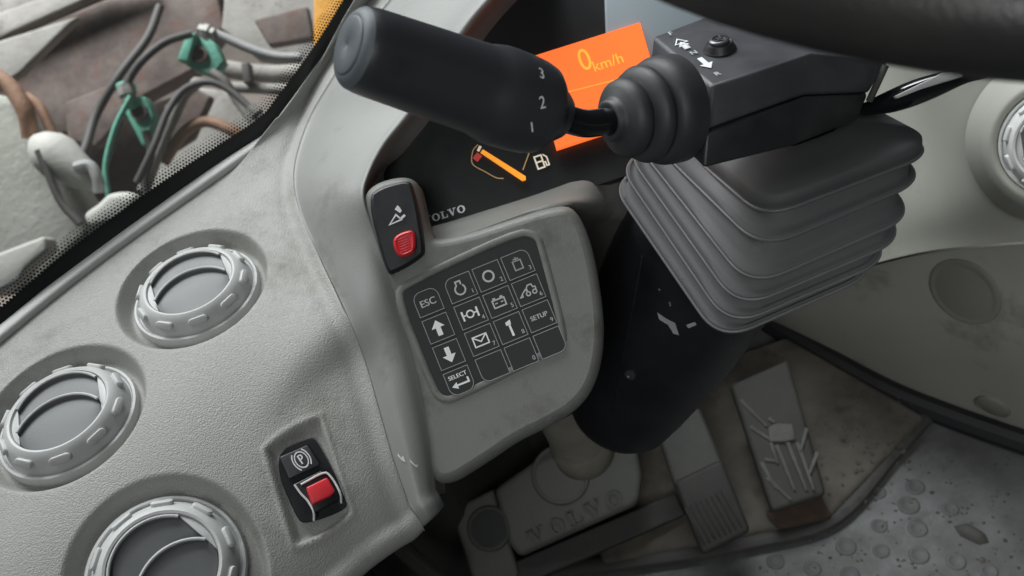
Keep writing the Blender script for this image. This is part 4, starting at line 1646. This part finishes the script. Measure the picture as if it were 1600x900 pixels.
# fading dots along the border's upper edge
mb = MB()
tot = [0]
hi2 = crom(hi, 400)
step = .0028
L_ = 0
prev = hi2[0]
pts = []
acc_ = 0
for i in range(1, len(hi2)):
    seg_ = hi2[i] - hi2[i - 1]
    ln = seg_.length
    while acc_ <= ln:
        pts.append((hi2[i - 1] + seg_ * (acc_ / ln), seg_.normalized()))
        acc_ += step
    acc_ -= ln
for k, (p, t) in enumerate(pts):
    up2 = V((-t.y, t.x, 0))
    if (hi[40] - lo[40]).dot(up2) < 0:
        up2 = -up2
    for rw in range(5):
        r_ = .00112 - .00018 * rw
        c = p + up2 * (.0003 + rw * .0024) + t * (step / 2 if rw % 2 else 0)
        vs = [GF @ V((c.x + r_ * math.cos(a), c.y + r_ * math.sin(a), -.0015)) for a in (0, 1.0472, 2.0944, 3.1416, 4.1888, 5.236)]
        mb.add(vs, [(0, 1, 2, 3, 4, 5)])
o = mb.build('border_dots', 'frit_black', wind, smooth=0)
o['kind'] = 'stuff'

# ------------------------------------------------------------------ yard and machine front seen through the glass
mb = MB()
mb.add([V((-14, 1.6, -1.4)), V((10, 1.6, -1.4)), V((10, 18, -1.4)), V((-14, 18, -1.4))], [(0, 1, 2, 3)])
tag(mb.build('yard_ground', 'yard_mud', smooth=0), None, None, kind='structure')

def slab(name, px, d, thick, mt, lbl, cat, parent=None, bev=.012, depths=None):
    q = [P(a, b, (depths[i] if depths else d)) for i, (a, b) in enumerate(px)]
    mb = MB()
    mb.rings([[p + FWD * thick for p in q], q])
    o = mb.build(name, mt, parent, bevel=bev)
    if lbl:
        tag(o, lbl, cat)
    return o
def hose(name, px, r_, mt, lbl=None, cat=None, parent=None, group=None):
    mb = MB()
    mb.tube(crom([P(*q) for q in px], 40), r_, 12)
    o = mb.build(name, mt, parent)
    if lbl:
        tag(o, lbl, cat, group)
    return o

bk = thing('loader_bucket', P(220, 180, 3.6), 'rusty brown loader bucket behind the glass, top left', 'bucket')
slab('back_plate', [(-150, 150), (20, 60), (230, -30), (330, -40), (352, 40), (300, 110), (150, 190), (-100, 290)], 3.6, .12, 'rusty_steel', None, None, bk)
slab('top_flange', [(-150, 70), (140, -30), (230, -45), (20, 50), (-150, 140)], 3.5, .06, 'dusty_steel', None, None, bk)
slab('side_gusset', [(-40, 75), (122, 24), (30, 115), (-40, 160)], 3.35, .05, 'dusty_steel', None, None, bk)
slab('rear_plate', [(-170, -90), (190, -90), (150, -15), (20, 20), (-170, 110)], 3.75, .06, 'dusty_steel', None, None, bk)
slab('lower_plate', [(-100, 270), (150, 185), (270, 150), (330, 230), (240, 330), (100, 420), (-100, 480)], 3.9, .10, 'rusty_steel', None, None, bk)

slab('frame_plate', [(352, -30), (520, -60), (520, 110), (400, 90), (345, 45)], 3.3, .08, 'dusty_steel', 'dusty grey steel frame plate behind the glass, left of the orange post', 'plate')
slab('pale_block', [(325, -20), (405, -25), (398, 8), (345, 28)], 4.2, .2, 'cream_rubber', 'pale block at the very top behind the grey frame plate', 'block')

la = thing('lift_arm', P(60, 300, 2.4), 'pale grey-green lift arm leaning across the lower left of the window', 'lift arm')
slab('arm_beam', [(-120, 120), (15, 150), (75, 270), (140, 370), (60, 450), (-60, 470)], 2.4, .12, 'pale_steel', None, None, la, .03)
slab('arm_edge', [(15, 150), (30, 150), (90, 265), (155, 360), (140, 372), (75, 272)], 2.37, .14, 'dusty_steel', None, None, la, .01)
hose('copper_pipe', [(-20, 110, 2.3), (15, 135, 2.3), (40, 175, 2.3), (48, 215, 2.32)], .022, 'copper_pipe', 'rusty orange pipe bending over the pale lift arm', 'pipe')
hose('copper_pipe', [(40, 150, 2.35), (62, 168, 2.35), (80, 205, 2.35), (92, 228, 2.36)], .014, 'copper_pipe', 'thin rusty orange pipe end above the cream rubber boot', 'pipe')
hose('cable', [(60, 235, 2.25), (75, 270, 2.25), (95, 315, 2.25), (125, 350, 2.25)], .010, 'hose_dark', 'thin dark cable running down the edge of the pale lift arm', 'cable')
bt = thing('rubber_boot', P(100, 260, 2.3), 'cream rubber boot with a hose end, on the pale lift arm', 'boot')
mb = MB()
bx0, bx1 = P(62, 225, 2.3), P(152, 290, 2.3)
mb.lathe([(.018, -.02), (.040, 0), (.056, .03), (.060, .06), (.050, .10), (.044, .13), (.030, .16), (.022, .19)], 24, frame(bx0, (1, 0, 0), bx1 - bx0), cap0=True, cap1=True)
mb.build('boot_body', 'cream_rubber', bt, smooth=60)
mb = MB()
mb.tube(crom([P(118, 262, 2.26), P(140, 258, 2.26), P(152, 278, 2.26), P(155, 300, 2.27)], 16), .014, 10)
mb.build('hose_end', 'hose_grey', bt)
slab('bolted_guard', [(-30, 405), (68, 368), (74, 392), (40, 420), (30, 440), (-30, 470)], 2.1, .06, 'cream_rubber', 'cream guard with ragged edge in the lower left window corner', 'guard', None, .01)
slab('small_housing', [(125, 335), (150, 318), (168, 300), (205, 298), (215, 318), (190, 345), (140, 360)], 2.2, .06, 'cream_rubber', 'small cream housing just above the black window border', 'housing', None, .02)

# green coupler with two lugs and pin holes
cp = thing('hydraulic_coupler', P(250, 160, 2.6), 'faded green coupler brackets with round pin holes behind the glass', 'coupler')
def lug(px, hole_c, hr_, d, name):
    q = [P(a, b, d) for a, b in px]
    n_ = len(q)
    o = slab(name, px, d, .05, 'green_paint', None, None, cp, .008)
    c = P(*hole_c, d)
    mb = MB()
    mb.lathe([(hr_ * 1.5, 0), (hr_ * 1.5, .012), (hr_ * 1.05, .014), (hr_, .010), (hr_, -.02)], 24, frame(c, RGT, -FWD))
    mb.build('pin_boss', 'rusty_steel', o, smooth=40)
    mb = MB()
    mb.lathe([(.0001, .004), (hr_, .004)], 24, frame(c, RGT, -FWD))
    mb.build('pin_hole_shade', 'hose_dark', o)  # dark disc in place of the shade inside the pin hole
lug([(278, 92), (290, 58), (305, 50), (336, 66), (350, 96), (332, 120), (300, 108)], (313, 86), .016, 2.6, 'upper_lug')
lug([(190, 168), (200, 150), (226, 150), (240, 178), (236, 205), (236, 222), (222, 230), (210, 205)], (219, 176), .016, 2.55, 'lower_lug')
slab('lug_rib', [(276, 94), (290, 54), (306, 50), (294, 96)], 2.57, .05, 'green_paint', None, None, cp, .006)
slab('small_lug', [(178, 130), (200, 122), (205, 140), (198, 152), (184, 148)], 2.5, .05, 'green_paint', None, None, cp, .008)
mb = MB()
mb.tube([P(196, 145, 2.52), P(212, 168, 2.54)], .02, 12)
mb.build('coupler_rod', 'green_paint', cp)
slab('link_plate', [(240, 220), (262, 180), (300, 118), (322, 122), (290, 150), (262, 210), (228, 300), (210, 300)], 2.7, .04, 'dusty_steel', 'narrow dusty link plate hanging below the green coupler', 'link')
hose('hose', [(196, 140, 2.48), (205, 118, 2.48), (225, 92, 2.48), (258, 66, 2.5), (300, 52, 2.52)], .0115, 'hose_dark', 'dark hose arching over the green coupler brackets', 'hose', None, 'hoses behind the glass')
hose('hose', [(322, 50, 2.5), (345, 56, 2.5), (390, 76, 2.5), (430, 88, 2.5), (470, 90, 2.5)], .0135, 'hose_grey', 'light grey hose running right from the upper green bracket', 'hose', None, 'hoses behind the glass')
hose('hose', [(214, 285, 2.42), (240, 230, 2.42), (262, 175, 2.44), (288, 140, 2.46), (325, 128, 2.46), (360, 142, 2.46), (395, 172, 2.45)], .010, 'hose_dark', 'long dark hose looping below the green brackets', 'hose', None, 'hoses behind the glass')
hose('steel_pipe', [(335, 105, 2.9), (380, 112, 2.9), (430, 116, 2.9), (490, 112, 2.9)], .030, 'dusty_steel', 'grey hydraulic pipe right of the green bracket, upper of two', 'pipe')
hose('steel_pipe', [(355, 136, 2.85), (400, 138, 2.85), (450, 140, 2.85), (490, 138, 2.85)], .018, 'dusty_steel', 'thinner grey hydraulic pipe, lower of two beside the border', 'pipe')
slab('dark_bracket', [(376, 98), (388, 96), (392, 128), (380, 130)], 2.8, .05, 'hose_dark', 'small dark clamp round the grey hydraulic pipe', 'clamp', None, .004)
hose('thin_rod', [(158, 285, 2.6), (172, 240, 2.6), (190, 188, 2.6)], .007, 'hose_dark', 'thin dark upright rod left of the green coupler', 'rod')
slab('rear_frame', [(240, 250), (300, 135), (350, 140), (430, 180), (420, 220), (300, 300), (215, 340)], 3.1, .08, 'dusty_steel', 'broad dusty frame panel below the green coupler', 'panel')
slab('orange_post', [(489, -60), (560, -60), (560, 90), (490, 80)], 2.8, .08, 'orange_paint', 'bright orange painted post at the top beside the gear handle', 'post', None, .01)

for (px, py, d, n3) in ((321, 50, 2.49, (1, .25)), (197, 143, 2.47, (.3, 1)), (398, 175, 2.44, (.6, .7))):
    mb = MB()
    ax_ = (RGT * n3[0] - UPV * n3[1]).normalized()
    M = frame(P(px, py, d), FWD, ax_)
    mb.lathe([(.012, -.02), (.019, -.018), (.019, -.006), (.023, -.004), (.023, .010), (.017, .012), (.017, .026), (.012, .028)], 6, M, True, True)
    tag(mb.build('hose_fitting', 'cream_rubber' if px == 321 else 'dusty_steel', smooth=0), {321: 'pale hose fitting at the top of the upper green bracket', 197: 'steel hose fitting beside the small green lug', 398: 'steel hose fitting at the right end of the looping dark hose'}[px], 'fitting', 'hose fittings behind the glass')

for px, r_, mt, lb in (
        ([(95, 300, 2.7), (130, 240, 2.75), (150, 180, 2.8), (185, 120, 2.8), (230, 60, 2.85), (250, 10, 2.9)], .014, 'hose_dark', 'dark hose rising from the cream boot to the top edge of the glass'),
        ([(228, 205, 2.5), (236, 240, 2.5), (226, 280, 2.5), (232, 320, 2.5)], .012, 'hose_dark', 'short dark hose dropping from the lower green bracket'),
        ([(330, 112, 2.55), (352, 128, 2.55), (372, 160, 2.56), (402, 196, 2.56)], .013, 'dusty_steel', 'dusty pipe slanting down right of the upper green bracket'),
        ([(255, 255, 2.75), (285, 210, 2.75), (320, 190, 2.75), (365, 205, 2.75), (395, 225, 2.75)], .018, 'copper_pipe', 'rusty curved pipe on the panel below the green coupler'),
        ([(300, 285, 2.6), (318, 250, 2.6), (345, 232, 2.6)], .011, 'cream_rubber', 'short pale pipe just above the dotted glass border'),
        ([(205, 150, 2.45), (180, 200, 2.45), (165, 260, 2.45), (170, 310, 2.45)], .008, 'green_paint', 'thin green pipe hanging down from the small green lug')):
    hose('hose', px, r_, mt, lb, 'hose', None, 'hoses behind the glass')
for px, d, mt, lb in (
        ([(255, 165), (300, 135), (330, 150), (300, 215), (262, 240)], 2.95, 'rusty_steel', 'dark rusty plate between the two green brackets'),
        ([(100, 160), (175, 130), (200, 175), (150, 230), (105, 220)], 3.2, 'rusty_steel', 'dark rusty block left of the green brackets'),
        ([(395, 30), (480, 8), (490, 60), (420, 72)], 3.1, 'rusty_steel', 'rusty plate above the light grey hose')):
    slab('rusty_plate', px, d, .05, mt, lb, 'plate', None, .01)
